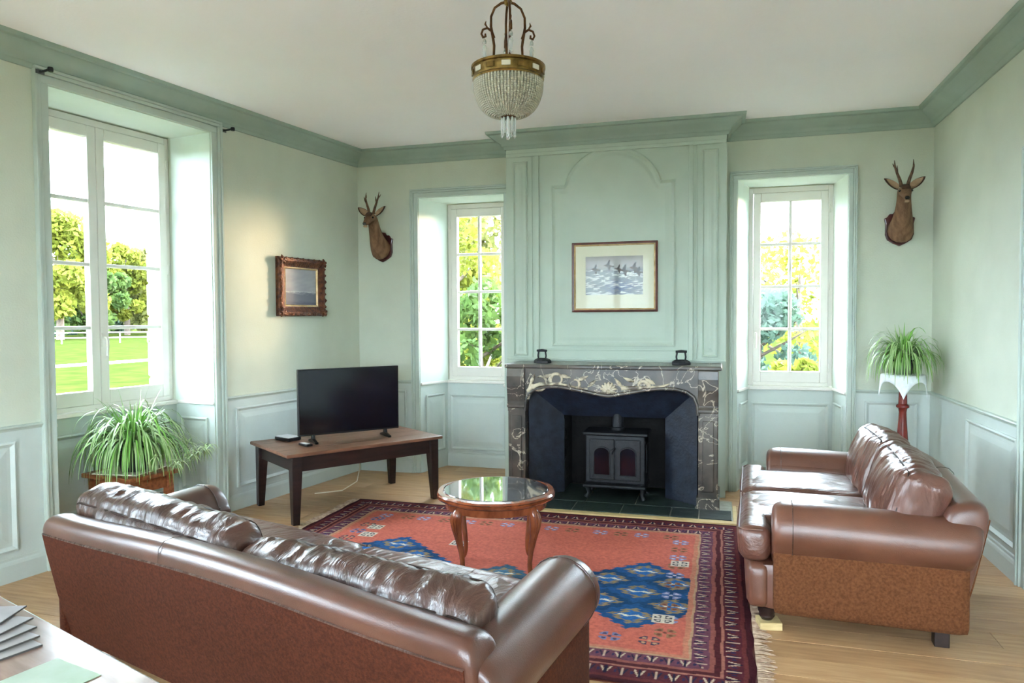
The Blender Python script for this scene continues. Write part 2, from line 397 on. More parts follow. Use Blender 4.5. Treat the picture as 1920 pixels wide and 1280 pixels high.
# wainscot panels, architraves, rails, baseboards
def panel(parent, s0, s1, z0, z1, base, inw, m=M_panel, wdt=.028, M=None, name='panel'):
    """raised and fielded panel: a moulded frame round a bevelled field, lying in the parent's own frame"""
    mb = MB()
    def ring(a, b, lo, hi, h0, h1):
        o = [(a[0], a[1]), (b[0], a[1]), (b[0], b[1]), (a[0], b[1])]
        return o
    def rect(i, h): return [(s0+i, base+inw*h, z0+i), (s1-i, base+inw*h, z0+i), (s1-i, base+inw*h, z1-i), (s0+i, base+inw*h, z1-i)]
    steps = [(0, -.002), (0, .012), (wdt*.35, .016), (wdt*.75, .007), (wdt, .002), (wdt+.02, .003), (wdt+.055, .009)]
    vs = []; fs = []
    for i, h in steps: vs += rect(i, h)
    for k in range(len(steps)-1):
        for q in range(4): fs.append((k*4+q, k*4+(q+1) % 4, (k+1)*4+(q+1) % 4, (k+1)*4+q))
    fs.append(tuple((len(steps)-1)*4+q for q in range(4)))
    if M is not None: vs = [M @ Vector(v) for v in vs]
    return mb.add(vs, fs).build(name, m, parent)

# dado facing slightly proud of the plaster
def dado(parent, s0, s1, base, inw, z0=.0, z1=RAIL-.02, M=None):
    a, b = sorted((base-inw*.002, base+inw*.008)); mb = MB().box(s0, s1, a, b, z0, z1, M)
    return mb.build('dado_board', M_panel, parent)
for s0, s1 in ((.0, W1[0]-.07), (W1[1]+.07, W4[0]-.07), (W4[1]+.07, SEND-.5)): dado(wall_left, s0, s1, 0, 1)
panel(wall_left, .16, 1.56, .17, .775, .008, 1)
panel(wall_left, 3.16, 4.5, .17, .775, .008, 1)
panel(wall_left, 6.2, 7.8, .17, .775, .008, 1)
for W in (W1, W4):
    # panelling under the window and on the recess cheeks
    mb = MB().box(W[0], W[1], -RD-.002, -RD+.008, 0, SILL-.03); mb.build('dado_board', M_panel, wall_left)
    panel(wall_left, W[0]+.05, W[1]-.05, .17, .70, -RD+.008, 1)
    for s, sg in ((W[0], 1), (W[1], -1)):
        R90 = Matrix(((0, sg, 0, s), (1, 0, 0, 0), (0, 0, 1, 0), (0, 0, 0, 1)))
        MB().box(-RD, -.002, -.002, .004, .0, SILL-.01, R90).build('dado_board', M_panel, wall_left)
        MB().box(-RD, -.002, -.002, .004, SILL-.01, W[2], R90).build('reveal_board', M_reveal, wall_left)
        panel(wall_left, -RD+.06, -.07, .17, .72, .004, 1, M=R90)
    MB().box(W[0]+.004, W[1]-.004, -RD, -.003, W[2]-.005, W[2]+.002).build('reveal_board', M_reveal, wall_left)
# granite quoins outside window 1
zz = SILL-.05; k = 0
while zz < 2.9:
    hgt = (.22, .27, .19, .25)[k % 4]; dp = (.10, .0)[k % 2]
    for s, sg in ((W1[0]+.06, -1), (W1[1]-.06, 1)):
        a, b = sorted((s, s+sg*(.30-dp)))
        MB().box(a, b, -TH-.02-(.006 if k % 2 else 0), -RD-.09, zz+.006, zz+hgt-.006).build('stone', M_stone, wall_left, bevel=.012)
    zz += hgt; k += 1
# outer reveals of the opening
MB().box(W1[0]-.2, W1[0]+.055, -TH-.005, -RD-.1, SILL-.1, 2.95).build('mortar', M_grout, wall_left)

# back wall joinery
for s0, s1 in ((XL+.0, W2[0]-.07), (W3[1]+.06, XR)): dado(wall_back, s0, s1, D, -1)
panel(wall_back, XL+.08, W2[0]-.13, .17, .775, D-.008, -1)
panel(wall_back, W3[1]+.13, XR-.09, .17, .775, D-.008, -1)
for W in (W2, W3):
    MB().box(W[2], W[3], YR-.008, YR+.002, 0, SILL-.03).build('dado_board', M_panel, wall_back)
    panel(wall_back, W[2]+.03, W[3]-.03, .16, .70, YR-.008, -1)
    for xi, xo, sg in ((W[0], W[2], 1), (W[1], W[3], -1)):
        dv = Vector((xo-xi, RD, 0)); ln = dv.length; dv.normalize(); nn = Vector((dv.y*sg, -dv.x*sg, 0))
        Mc = Matrix(((dv.x, nn.x, 0, xi), (dv.y, nn.y, 0, D), (0, 0, 1, 0), (0, 0, 0, 1)))
        MB().box(.002, ln, -.002, .004, 0, SILL-.01, Mc).build('dado_board', M_panel, wall_back)
        MB().box(.002, ln, -.002, .004, SILL-.01, W[4], Mc).build('reveal_board', M_reveal, wall_back)
        panel(wall_back, .08, ln-.06, .17, .72, .004, 1, M=Mc)
    MB().prism([(W[0]+.003, D+.003), (W[1]-.003, D+.003), (W[3], YR), (W[2], YR)], W[4]-.005, W[4]+.002).build('reveal_board', M_reveal, wall_back)
# right wall joinery
dado(wall_right, DOOR[1]+.07, D, 0, 1); dado(wall_right, REAR, DOOR[0]-.07, 0, 1)
panel(wall_right, 4.46, 5.29, .17, .775, .008, 1)
panel(wall_right, 1.2, 3.2, .17, .775, .008, 1)

tn = [0]
def trim(mb, m, label, cat='moulding', **kw):
    tn[0] += 1
    return struct(mb.build('trim_%d' % tn[0], m, **kw), label, cat)
# cornice, one mitred run round the room and the breast
xlw = lambda y: XL - math.tan(AL)*(D-y)
room = [(xlw(REAR), REAR), (XL, D), (BX0, D), (BX0, BY), (BX1, BY), (BX1, D), (XR, D), (XR, REAR)]
prof = [(.0, CORN-.03), (.012, CORN-.03), (.018, CORN-.012), (.03, CORN-.004), (.034, CORN+.012), (.055, CORN+.028), (.085, CORN+.05), (.108, CORN+.068), (.112, CORN+.078),
        (.138, CORN+.082), (.142, CORN+.10), (.142, CEIL+.004), (.0, CEIL+.004)]
trim(sweep(room, prof, True), M_corn, 'green cove cornice running round the ceiling', smooth=40)
# chair rails
rp = [(0, RAIL-.022), (.010, RAIL-.022), (.016, RAIL-.012), (.024, RAIL-.006), (.026, RAIL), (.022, RAIL+.006), (0, RAIL+.008)]
def lw(s, off=0): v = ML @ Vector((s, off, 0)); return (v.x, v.y)
for a, b, t in ((lw(W1[0]-.07), lw(0), 'left wall between tall window and corner'), (lw(W4[0]-.07), lw(W1[1]+.07), 'left wall near the viewer')):
    trim(sweep([a, b], rp), M_trim, 'slim dado rail on the %s' % t, 'rail')
trim(sweep([(XL, D), (W2[0]-.07, D)], rp), M_trim, 'slim dado rail behind the television', 'rail')
trim(sweep([(W3[1]+.06, D), (XR, D), (XR, DOOR[1]+.07)], rp), M_trim, 'slim dado rail behind the plant pedestal', 'rail')
# window boards and recess rails
for W in (W1, W4):
    mb = MB().box(W[0]+.004, W[1]-.004, -RD-.03, -RD+.035, SILL-.028, SILL)
    for s0, s1 in ((W[0]+.004, W[0]+.018), (W[1]-.018, W[1]-.004)): mb.box(s0, s1, -RD+.035, -.004, SILL-.022, SILL)
    tn[0] += 1
    struct(mb.build('trim_%d' % tn[0], M_white, M=ML, bevel=.004), 'white sill ledge below the tall window' if W is W1 else 'white sill ledge below the window beside the viewer', 'sill')
for W, t in ((W2, 'left'), (W3, 'right')):
    mb = MB().prism([(W[2]+.006, YR-.035), (W[3]-.006, YR-.035), (W[3]-.002, YR+.03), (W[2]+.002, YR+.03)], SILL-.028, SILL)
    for xi, xo, sg in ((W[0], W[2], 1), (W[1], W[3], -1)):
        mb.prism([(xi+sg*.004, D+.004), (xi+sg*.018, D+.004), (xo+sg*.016, YR-.036), (xo+sg*.005, YR-.036)], SILL-.022, SILL)
    trim(mb, M_white, 'white sill ledge of the narrow window %s of the chimney breast' % t, 'sill', bevel=.004)
# architraves
def archi(s0, s1, ztop, base, inw, label, M=None, aw=.075):
    mb = MB()
    def b(a, c, h, z0, z1): y0, y1 = sorted((base, base+inw*h)); mb.box(a, c, y0, y1, z0, z1)
    for a, sg in ((s0, -1), (s1, 1)):
        for i0, i1, h in ((0, aw*.55, .018), (aw*.55, aw*.8, .030), (aw*.8, aw, .038)):
            x0, x1 = sorted((a+sg*i0, a+sg*i1)); b(x0, x1, h, 0, ztop+i0)
    for i0, i1, h in ((0, aw*.55, .018), (aw*.55, aw*.8, .030), (aw*.8, aw, .038)):
        b(s0-i1, s1+i1, h, ztop+i0, ztop+i1)
    tn[0] += 1
    return struct(mb.build('trim_%d' % tn[0], M_trim, M=M, bevel=.004), label, 'architrave')
archi(W1[0], W1[1], W1[2], 0, 1, 'grooved architrave round the tall two-leaf window', ML, .085)
archi(W4[0], W4[1], W4[2], 0, 1, 'grooved architrave round the window beside the viewer', ML, .085)
archi(W2[0], W2[1], W2[4], D, -1, 'grooved architrave round the narrow window left of the chimney breast')
archi(W3[0], W3[1], W3[4], D, -1, 'grooved architrave round the narrow window right of the chimney breast', None, .06)
archi(DOOR[0], DOOR[1], DOOR[2], 0, 1, 'pale architrave of the door at the right edge', MR)
# baseboards
bp = [(0, .0), (.02, 0), (.02, .095), (.015, .11), (.010, .118), (.010, .132), (0, .135)]
def bb(name, path, label): return struct(sweep(path, bp).build(name, M_panel), label, 'baseboard')
bb('baseboard_left', [lw(W1[0]-.085), lw(0)], 'pale baseboard behind the television table')
bb('baseboard_left_near', [lw(W4[0]-.085), lw(W1[1]+.085)], 'pale baseboard left of the larger sofa')
bb('baseboard_left_recess', [lw(W1[1]-.004, -RD+.008), lw(W1[0]+.004, -RD+.008)], 'pale baseboard below the tall window')
bb('baseboard_back_corner', [(XL, D-.008), (W2[0]-.076, D-.008)], 'pale baseboard in the corner behind the television')
bb('baseboard_back_recess', [(W2[2]+.004, YR-.008), (W2[3]-.004, YR-.008)], 'pale baseboard below the window left of the chimney breast')
bb('baseboard_back_recess_right', [(W3[2]+.004, YR-.008), (W3[3]-.004, YR-.008)], 'pale baseboard below the window right of the chimney breast')
bb('baseboard_right', [(W3[1]+.062, D-.008), (XR-.008, D-.008), (XR-.008, DOOR[1]+.08)], 'pale baseboard behind the smaller sofa')
# chimney breast panelling
cxb = -.853
def strip(x0, x1, z0, z1, h=.014): return MB().box(x0, x1, BY-h, BY+.002, z0, z1).build('moulding', M_breast, breast, bevel=.005)
for sg in (-1, 1):
    strip(cxb+sg*.63-.018, cxb+sg*.63+.018, 1.09, 2.80, .022)
    strip(cxb+sg*.675-.005, cxb+sg*.675+.005, 1.09, 2.80, .010)
    x0, x1 = sorted((cxb+sg*.715, cxb+sg*.84)); panel(breast, x0, x1, 1.12, 2.76, BY, -1, M_breast, .018)
strip(BX0+.004, BX1-.004, 1.085, 1.105, .018); strip(cxb-.6, cxb+.6, 1.165, 1.18, .010); strip(BX0+.002, BX1-.002, 2.80, 2.83, .02)
def archpts(e):
    pts = [(-1.36+e, 1.20+e), (-.345-e, 1.20+e), (-.345-e, 2.545-e), (-.445-e*.6, 2.545-e)]
    c = -.853; r = .408-e
    zc = 2.43
    for i in range(0, 21):
        a = math.radians(16 + (180-32)*i/20); pts.append((c+r*math.cos(a)*1.02, zc+r*math.sin(a)*.98+.005))
    pts += [(-1.26+e*.6, 2.545-e), (-1.36+e, 2.545-e)]
    return pts
vs = []; fs = []; lay = [(0, 0), (0, .014), (.010, .018), (.022, .008), (.03, .003), (.05, .004), (.075, .008)]
for e, h in lay: vs += [(a, BY-h, b) for a, b in archpts(e)]
nn = len(archpts(0))
for k in range(len(lay)-1):
    for q in range(nn): fs.append((k*nn+q, k*nn+(q+1) % nn, (k+1)*nn+(q+1) % nn, (k+1)*nn+q))
fs.append(tuple((len(lay)-1)*nn+q for q in range(nn)))
MB().add(vs, fs).build('arched_panel', M_breast, breast)

# door in the right wall (just outside the picture)
dr = struct(empty('door_1', (0, 0, 0)), 'pale panelled door at the right edge', 'door'); dr.matrix_world = MR
MB().box(DOOR[0]+.004, DOOR[1]-.004, -.06, -.02, .005, DOOR[2]-.004).build('door_leaf', M_panel, dr)
for z0, z1 in ((.2, .95), (1.1, 2.1)): panel(dr, DOOR[0]+.12, DOOR[1]-.12, z0, z1, -.02, 1)
MB().tube([(DOOR[0]+.08, -.02, 1.02), (DOOR[0]+.08, .03, 1.02), (DOOR[0]+.18, .035, 1.02)], .009).build('door_handle', M_brass, dr, smooth=60)

# ------------------------------------------------------------------ windows
def window(name, M, w_, z0, z1, leaves, cols, rows, label, handle_side=None, hinge=1):
    """local x across, y towards the room (+), z up; origin at the left bottom of the frame"""
    root = struct(empty(name), label, 'window'); root.matrix_world = M
    fw = .035; mb = MB()
    mb.box(0, fw, -.05, .01, z0, z1).box(w_-fw, w_, -.05, .01, z0, z1).box(fw, w_-fw, -.05, .01, z1-fw*1.3, z1).box(fw, w_-fw, -.05, .02, z0, z0+fw*.9)
    mb.build('frame', M_white, root, bevel=.004)
    lw_ = (w_-2*fw)/leaves
    for i in range(leaves):
        a = fw+i*lw_; b = a+lw_; st = .062
        st2 = st
        mb = MB()
        mb.box(a+.002, a+st, -.035, .022, z0+fw*.9, z1-fw*1.3-.003).box(b-st, b-.002, -.035, .022, z0+fw*.9, z1-fw*1.3-.003)
        mb.box(a+st, b-st, -.035, .022, z0+fw*.9, z0+fw*.9+.095).box(a+st, b-st, -.035, .022, z1-fw*1.3-.078, z1-fw*1.3-.003)
        lf = mb.build('casement', M_white, root, bevel=.005)
        gx0, gx1, gz0, gz1 = a+st, b-st, z0+fw*.9+.095, z1-fw*1.3-.078
        gb = .024
        for c in range(1, cols):
            x = gx0+(gx1-gx0)*c/cols
            MB().box(x-gb/2, x+gb/2, -.028, .016, gz0, gz1).build('glazing_bar', M_white, lf, bevel=.004)
        for r in range(1, rows):
            z = gz0+(gz1-gz0)*r/rows
            MB().box(gx0, gx1, -.029, .015, z-gb/2, z+gb/2).build('glazing_bar', M_white, lf, bevel=.004)
        for c in range(cols):
            for r in range(rows):
                x0 = gx0+(gx1-gx0)*c/cols; x1 = gx0+(gx1-gx0)*(c+1)/cols; q0 = gz0+(gz1-gz0)*r/rows; q1 = gz0+(gz1-gz0)*(r+1)/rows
                MB().box(x0-.004, x1+.004, -.012, -.008, q0-.004, q1+.004).build('pane', M_glass, lf)
        # hinges
        hx = a-.004 if (leaves == 2 and i == 0) or (leaves == 1 and hinge < 0) else b+.004
        for hz in (z0+.16, (z0+z1)/2, z1-.2):
            MB().lathe([(.007, -.035), (.009, -.03), (.009, .03), (.007, .035)], 10, (hx, .016, hz)).build('hinge', M_white, lf, smooth=40)
        if (leaves == 2 and i == 1) or leaves == 1:
            x = a+st*.35 if leaves == 2 or hinge > 0 else b-st*.35
            zc = z0 + (.47 if leaves == 2 else .44)
            h = MB().box(x-.014, x+.014, .02, .032, zc-.045, zc+.045).tube([(x, .03, zc+.015), (x, .062, zc+.012), (x, .068, zc-.01), (x, .062, zc-.11)], [.010, .010, .010, .008], 8)
            h.build('handle', M_white, lf, smooth=40)
    return root
def frameM(o, ax, ny):
    az = Vector((0, 0, 1)); return Matrix(((ax.x, ny.x, 0, o.x), (ax.y, ny.y, 0, o.y), (0, 0, 1, 0), (0, 0, 0, 1)))
sdir = ML.to_3x3() @ Vector((1, 0, 0)); ndir = ML.to_3x3() @ Vector((0, 1, 0))
for nm, W, lab in (('window_1', W1, 'tall white two-leaf window looking onto the lawn'), ('window_4', W4, 'white two-leaf window beside the viewer')):
    o = ML @ Vector((W[1]-.004, -RD-.035, 0))
    window(nm, frameM(o, -sdir, ndir), W[1]-W[0]-.008, SILL+.001, W[2]-.008, 2, 1, 4, lab)
# local x runs to the viewer's right, so the room side (+y) is a mirrored frame; faces are recalculated either way
window('window_2', frameM(Vector((W2[2]+.006, YR+.035, 0)), Vector((1, 0, 0)), Vector((0, -1, 0))), W2[3]-W2[2]-.012, SILL+.001, W2[4]-.008, 1, 2, 4, 'narrow white eight-pane window left of the chimney breast', hinge=-1)
window('window_3', frameM(Vector((W3[2]+.006, YR+.035, 0)), Vector((1, 0, 0)), Vector((0, -1, 0))), W3[3]-W3[2]-.012, SILL+.001, W3[4]-.008, 1, 2, 4, 'narrow white eight-pane window right of the chimney breast', hinge=1)

for nm, a, b, t in (('fill_window_5', RW[0], RW[1], 'left'), ('fill_window_6', RW[2], RW[3], 'right')):  # unseen windows, added so that fill light enters from behind
    window(nm, frameM(Vector((b-.004, REAR-.2, 0)), Vector((-1, 0, 0)), Vector((0, 1, 0))), b-a-.008, .501, 2.645, 2, 1, 4, 'white two-leaf window added for fill light in the %s half of the wall behind the viewer' % t)

# ------------------------------------------------------------------ fireplace
fp = tag(empty('fireplace_surround', (-.815, BY, 0)), 'carved grey marble fireplace surround with scalloped arch', 'fireplace')
FO = Vector((-.815, BY, 0))
def fpart(mb, name, m, **kw):
    mb.v = [(v[0]-FO.x, v[1]-FO.y, v[2]-FO.z) for v in mb.v]
    return mb.build(name, m, fp, **kw)
FX0, FX1, FY = -1.625, -.008, 5.50
fc = (FX0+FX1)/2
# shelf with a gently bowed front
pts = [(FX0-.025, BY), (FX0-.025, FY+.02)]
for i in range(0, 25):
    t = i/24; x = FX0-.025+(FX1-FX0+.05)*t
    pts.append((x, FY-.012-.03*math.sin(PI*t)**2-.012*math.cos(6*PI*t)*(.5-.5*math.cos(2*PI*t))))
pts += [(FX1+.025, FY+.02), (FX1+.025, BY)]
fpart(MB().prism(pts, 1.043, 1.076), 'mantel_shelf', M_marble, bevel=.010, seg=3)
# frieze with the scalloped arch cut out
arch = [(-1.482, .70), (-1.475, .775), (-1.45, .835), (-1.40, .872), (-1.32, .892), (-1.22, .895), (-1.10, .882), (-1.0, .862), (-.92, .848), (-.87, .838)]
arch = arch + [(fc, .832)] + [(2*fc-x, z+.004) for x, z in arch[::-1]]
outl = [(FX0, .70), (FX0, 1.043), (FX1, 1.043), (FX1, .70)]
mb = MB(); n_ = len(arch)
vs = []; fs = []
top = [(x, 1.043) for x, z in arch]
for yy in (FY, FY+.10):
    vs += [(x, yy, z) for x, z in arch] + [(x, yy, 1.043) for x, z in arch]
for b in (0, 2*n_):
    for i in range(n_-1): fs.append((b+i, b+i+1, b+n_+i+1, b+n_+i))
for i in range(n_-1): fs.append((i, i+1, 2*n_+i+1, 2*n_+i)); fs.append((n_+i, n_+i+1, 3*n_+i+1, 3*n_+i))
mb.add(vs, fs)
mb.box(FX0, arch[0][0], FY, FY+.10, .70, 1.043).box(arch[-1][0], FX1, FY, FY+.10, .70, 1.043)
fpart(mb, 'frieze', M_marble)
fpart(MB().tube([(x, FY-.004, z+.006) for x, z in arch], .014, 8), 'arch_moulding', M_marble, smooth=60)
for sg, x0, x1 in ((-1, FX0, -1.482), (1, 2*fc+1.482, FX1)):
    xo = x0 if sg < 0 else x1; xi = x1 if sg < 0 else x0
    # jamb: front pilaster, plinth, console and deep side
    fpart(MB().box(x0, x1, FY+.004, BY, .09, .72), 'pilaster', M_marble, bevel=.008)
    fpart(MB().box(x0-.012, x1+.012, FY-.014, BY, 0, .095), 'plinth', M_marble, bevel=.008)
    fpart(MB().box(x0+.03, x1-.03, FY-.008, FY+.006, .14, .67), 'pilaster_panel', M_marble, bevel=.006)
    cons = [(FY+.0, 1.043), (FY-.028, 1.043), (FY-.034, .98), (FY-.030, .90), (FY-.016, .82), (FY-.010, .775), (FY-.022, .752), (FY-.022, .732), (FY, .725)]
    fpart(MB().prism([(a, b) for a, b in cons], x0-.002, x1+.002, 'x'), 'console', M_marble, bevel=.005)
    fpart(MB().box(min(xo, xo-sg*.03), max(xo, xo-sg*.03), FY+.09, BY, .70, 1.043), 'side_slab', M_marble)
# carved relief: leafy scrolls left, rosette shell in the middle, flourish on the right
def scroll(pts, r0, r1): return MB().tube([(x, FY-.006, z) for x, z in pts], list(np.linspace(r0, r1, len(pts))), 8, .6)
def arcpts(cx, cz, r, a0, a1, n=12, k=0): return [(cx+(r*(1-k*i/n))*math.cos(math.radians(a0+(a1-a0)*i/n)), cz+(r*(1-k*i/n))*math.sin(math.radians(a0+(a1-a0)*i/n))) for i in range(n+1)]
for pts in (arcpts(-1.36, .94, .075, -160, 120, 14, .5), arcpts(-1.22, .955, .06, 200, -60, 12, .5), arcpts(-1.08, .93, .055, -170, 100, 12, .5), [(-1.46, .86), (-1.42, .90), (-1.36, .92), (-1.28, .92), (-1.2, .925), (-1.1, .905), (-.98, .89)],
            [(-1.46, .80), (-1.455, .86), (-1.43, .93), (-1.40, .99)], arcpts(-.56, .915, .05, 0, 230, 12, .5), [(-.72, .90), (-.62, .905), (-.52, .91), (-.42, .92), (-.36, .94)]):
    fpart(scroll(pts, .017, .006), 'carved_scroll', M_marblepale, smooth=60)
for k in range(9):
    a = math.radians(-20+k*27.5); c = Vector((fc, FY-.012, .885)); p = c+Vector((math.cos(a)*.062, 0, math.sin(a)*.062))
    fpart(MB().tube([c, c.lerp(p, .5)+Vector((0, -.012, 0)), p], [.010, .017, .006], 8, .7), 'carved_petal', M_marblepale, smooth=60)
fpart(MB().lathe([(0, -.024), (.012, -.02), (.018, -.008), (.018, .004)], 14, (0, 0, 0), Matrix.Translation((fc, FY-.016, .872)) @ Matrix.Rotation(-PI/2, 4, 'X')), 'rosette', M_marblepale, smooth=60)
for x0, z0, a in ((-1.30, .985, 20), (-1.16, .985, -15), (-1.02, .97, 25), (-.66, .965, 160), (-1.42, .955, 70), (-.95, .93, 40), (-.50, .955, 150), (-.74, .94, 130)):
    d = Vector((math.cos(math.radians(a)), 0, math.sin(math.radians(a)))); c = Vector((x0, FY-.004, z0))
    fpart(MB().tube([c-d*.04, c-d*.01+Vector((0, -.006, 0)), c+d*.02+Vector((0, -.006, 0)), c+d*.05], [.003, .015, .012, .002], 8, .6), 'carved_leaf', M_marblepale, smooth=60)
# slate lining: two splayed cheeks and a sloping head
IX0, IX1, IY, IZ = -1.233, -.398, 5.78, .655
def slab4(q, t, name, m, **kw):
    q = [Vector(v) for v in q]; n = (q[1]-q[0]).cross(q[3]-q[0]).normalized()*t
    return fpart(MB().add(q+[v+n for v in q], [(0, 1, 2, 3), (7, 6, 5, 4), (0, 4, 5, 1), (1, 5, 6, 2), (2, 6, 7, 3), (3, 7, 4, 0)]), name, m, **kw)
A0, A1 = -1.484, 2*fc+1.484
slab4([(A0, FY+.1, 0), (IX0, IY, 0), (IX0, IY, IZ), (A0, FY+.1, .90)], .02, 'slate_panel', M_slate)
slab4([(IX1, IY, 0), (A1, FY+.1, 0), (A1, FY+.1, .90), (IX1, IY, IZ)], .02, 'slate_panel', M_slate)
slab4([(A0, FY+.1, .90), (IX0, IY, IZ), (IX1, IY, IZ), (A1, FY+.1, .90)], .02, 'slate_panel', M_slate)
for x, x2 in ((IX0, A0), (IX1, A1)):
    fpart(MB().tube([(x, IY-.004, 0), (x, IY-.004, IZ), (x2, FY+.1, .895)], .007, 6), 'joint', M_grout)
# sooty brick firebox
mb = MB()
mb.box(IX0-.02, IX0, IY+.01, D-.03, 0, .70).box(IX1, IX1+.02, IY+.01, D-.03, 0, .70).box(IX0-.02, IX1+.02, D-.04, D-.012, 0, .70).box(IX0-.02, IX1+.02, IY+.02, D-.03, .66, .69)
fpart(mb, 'firebox', M_soot)
for i in range(7):
    for sx, x in ((1, IX0), (-1, IX1)):
        a, b = sorted((x, x+sx*.008)); fpart(MB().box(a, b, IY+.02+(i % 2)*.05, IY+.13+(i % 2)*.05, .03+i*.085, .03+i*.085+.07), 'brick', M_soot, bevel=.004)
# hearth
he = struct(empty('hearth', (-.815, 5.3, 0)), 'dark green slate hearth in front of the stove', 'hearth')
def hpart(mb, name, m, **kw):
    mb.v = [(v[0]+.815, v[1]-5.3, v[2]) for v in mb.v]; return mb.build(name, m, he, **kw)
hy0, hy1 = 5.235, 5.60
hpart(MB().box(-1.72, .095, hy0, IY+.02, -.01, .006), 'mortar_bed', M_grout)
xs = [-1.715, -1.36, -1.06, -.70, -.34, -.14, .09]
for i in range(len(xs)-1):
    hpart(MB().box(xs[i]+.004, xs[i+1]-.004, hy0+.004, hy1-.11, .002, .013+.001*(i % 2)), 'slate_slab', M_hearth, bevel=.003)
for a, b in ((-1.45, -1.0), (-1.0, -.62), (-.62, -.17)):
    hpart(MB().box(a+.004, b-.004, hy1-.10, IY+.30, .002, .013), 'slate_slab', M_hearth, bevel=.003)
hpart(MB().box(-1.75, .125, hy0-.07, hy0, -.01, .010).box(.095, .125, hy0, 5.66, -.01, .010), 'oak_border', M_block, bevel=.004)
# wood stove
st = tag(empty('wood_stove', (-.788, 5.76, .013)), 'black cast-iron wood stove inside the fireplace', 'stove')
MB().box(-.235, .235, -.13, .14, .115, .50).build('body', M_iron, st, bevel=.014, seg=3)
MB().box(-.255, .255, -.15, .155, .50, .522).build('top_plate', M_iron, st, bevel=.007)
MB().box(-.245, .245, -.20, .14, .095, .118).build('ash_ledge', M_iron, st, bevel=.008)
for sg in (-1, 1):
    a, b = sorted((sg*.004, sg*.20))
    d = MB().box(a, b, -.148, -.128, .15, .47).build('door', M_iron, st, bevel=.006)
    pts = [(a+.035, .19), (b-.035, .19), (b-.035, .36)] + [((a+b)/2+.063*math.cos(math.radians(t)), .36+.05*math.sin(math.radians(t))) for t in range(15, 180, 15)] + [(a+.035, .36)]
    MB().prism(pts, -.152, -.146, 'y').build('door_glass', M_screen, d)
    MB().tube([(p[0], -.151, p[1]) for p in pts+pts[:1]], .006, 6).build('glass_rim', M_iron, d, smooth=60)
    for lx, ly in ((sg*.205, -.12), (sg*.205, .11)):
        MB().tube([(lx, ly, .12), (lx*1.05, ly*1.05, .08), (lx*1.02, ly*1.02, .035), (lx*1.12, ly*1.12, .0)], [.026, .022, .014, .02], 8).build('leg', M_iron, st, smooth=60)
    MB().box(sg*.235-.006, sg*.235+.006, -.05, .08, .2, .42).build('side_rib', M_iron, st, bevel=.004)
MB().tube([(0, -.15, .40), (0, -.175, .40), (-.02, -.18, .385), (-.02, -.18, .36)], [.009, .009, .012, .010]).build('door_knob', M_iron, st, smooth=60)
MB().lathe([(.052, .52), (.056, .525), (.056, .545), (.046, .55), (.046, .72)], 20, (0, .03, 0)).build('flue_pipe', M_iron, st, smooth=40)
# flat irons on the shelf
for i, (px, lab) in enumerate(((1015, 'black flat iron on the left end of the mantel'), (1277, 'black flat iron on the right end of the mantel'))):
    p = at_y(px, 681, 5.62)
    r = tag(empty('flat_iron', (p.x, 5.64, 1.076), math.radians((170, 8)[i])), lab, 'flat iron', 'flat irons on the mantel')
    ol = [(-.068, -.036), (-.02, -.045), (.03, -.036), (.072, 0), (.03, .036), (-.02, .045), (-.068, .036)]
    vs = []; fs = []; L_ = ((1, 0), (1, .018), (.86, .030), (.55, .040))
    for k, z in L_: vs += [(x*k, y*k, z) for x, y in ol]
    for k in range(3):
        for q in range(7): fs.append((k*7+q, k*7+(q+1) % 7, (k+1)*7+(q+1) % 7, (k+1)*7+q))
    fs += [tuple(range(7))[::-1], tuple(21+q for q in range(7))]
    MB().add(vs, fs).build('sole_plate', M_iron, r, bevel=.003)
    MB().tube([(-.032, 0, .036), (-.036, 0, .06), (-.030, 0, .098)], .007).build('handle_post', M_iron, r, smooth=60)
    MB().tube([(.03, 0, .036), (.034, 0, .06), (.028, 0, .098)], .007).build('handle_post', M_iron, r, smooth=60)
    MB().tube([(-.042, 0, .1), (0, 0, .103), (.042, 0, .1)], [.009, .011, .009]).build('grip', M_iron, r, smooth=60)

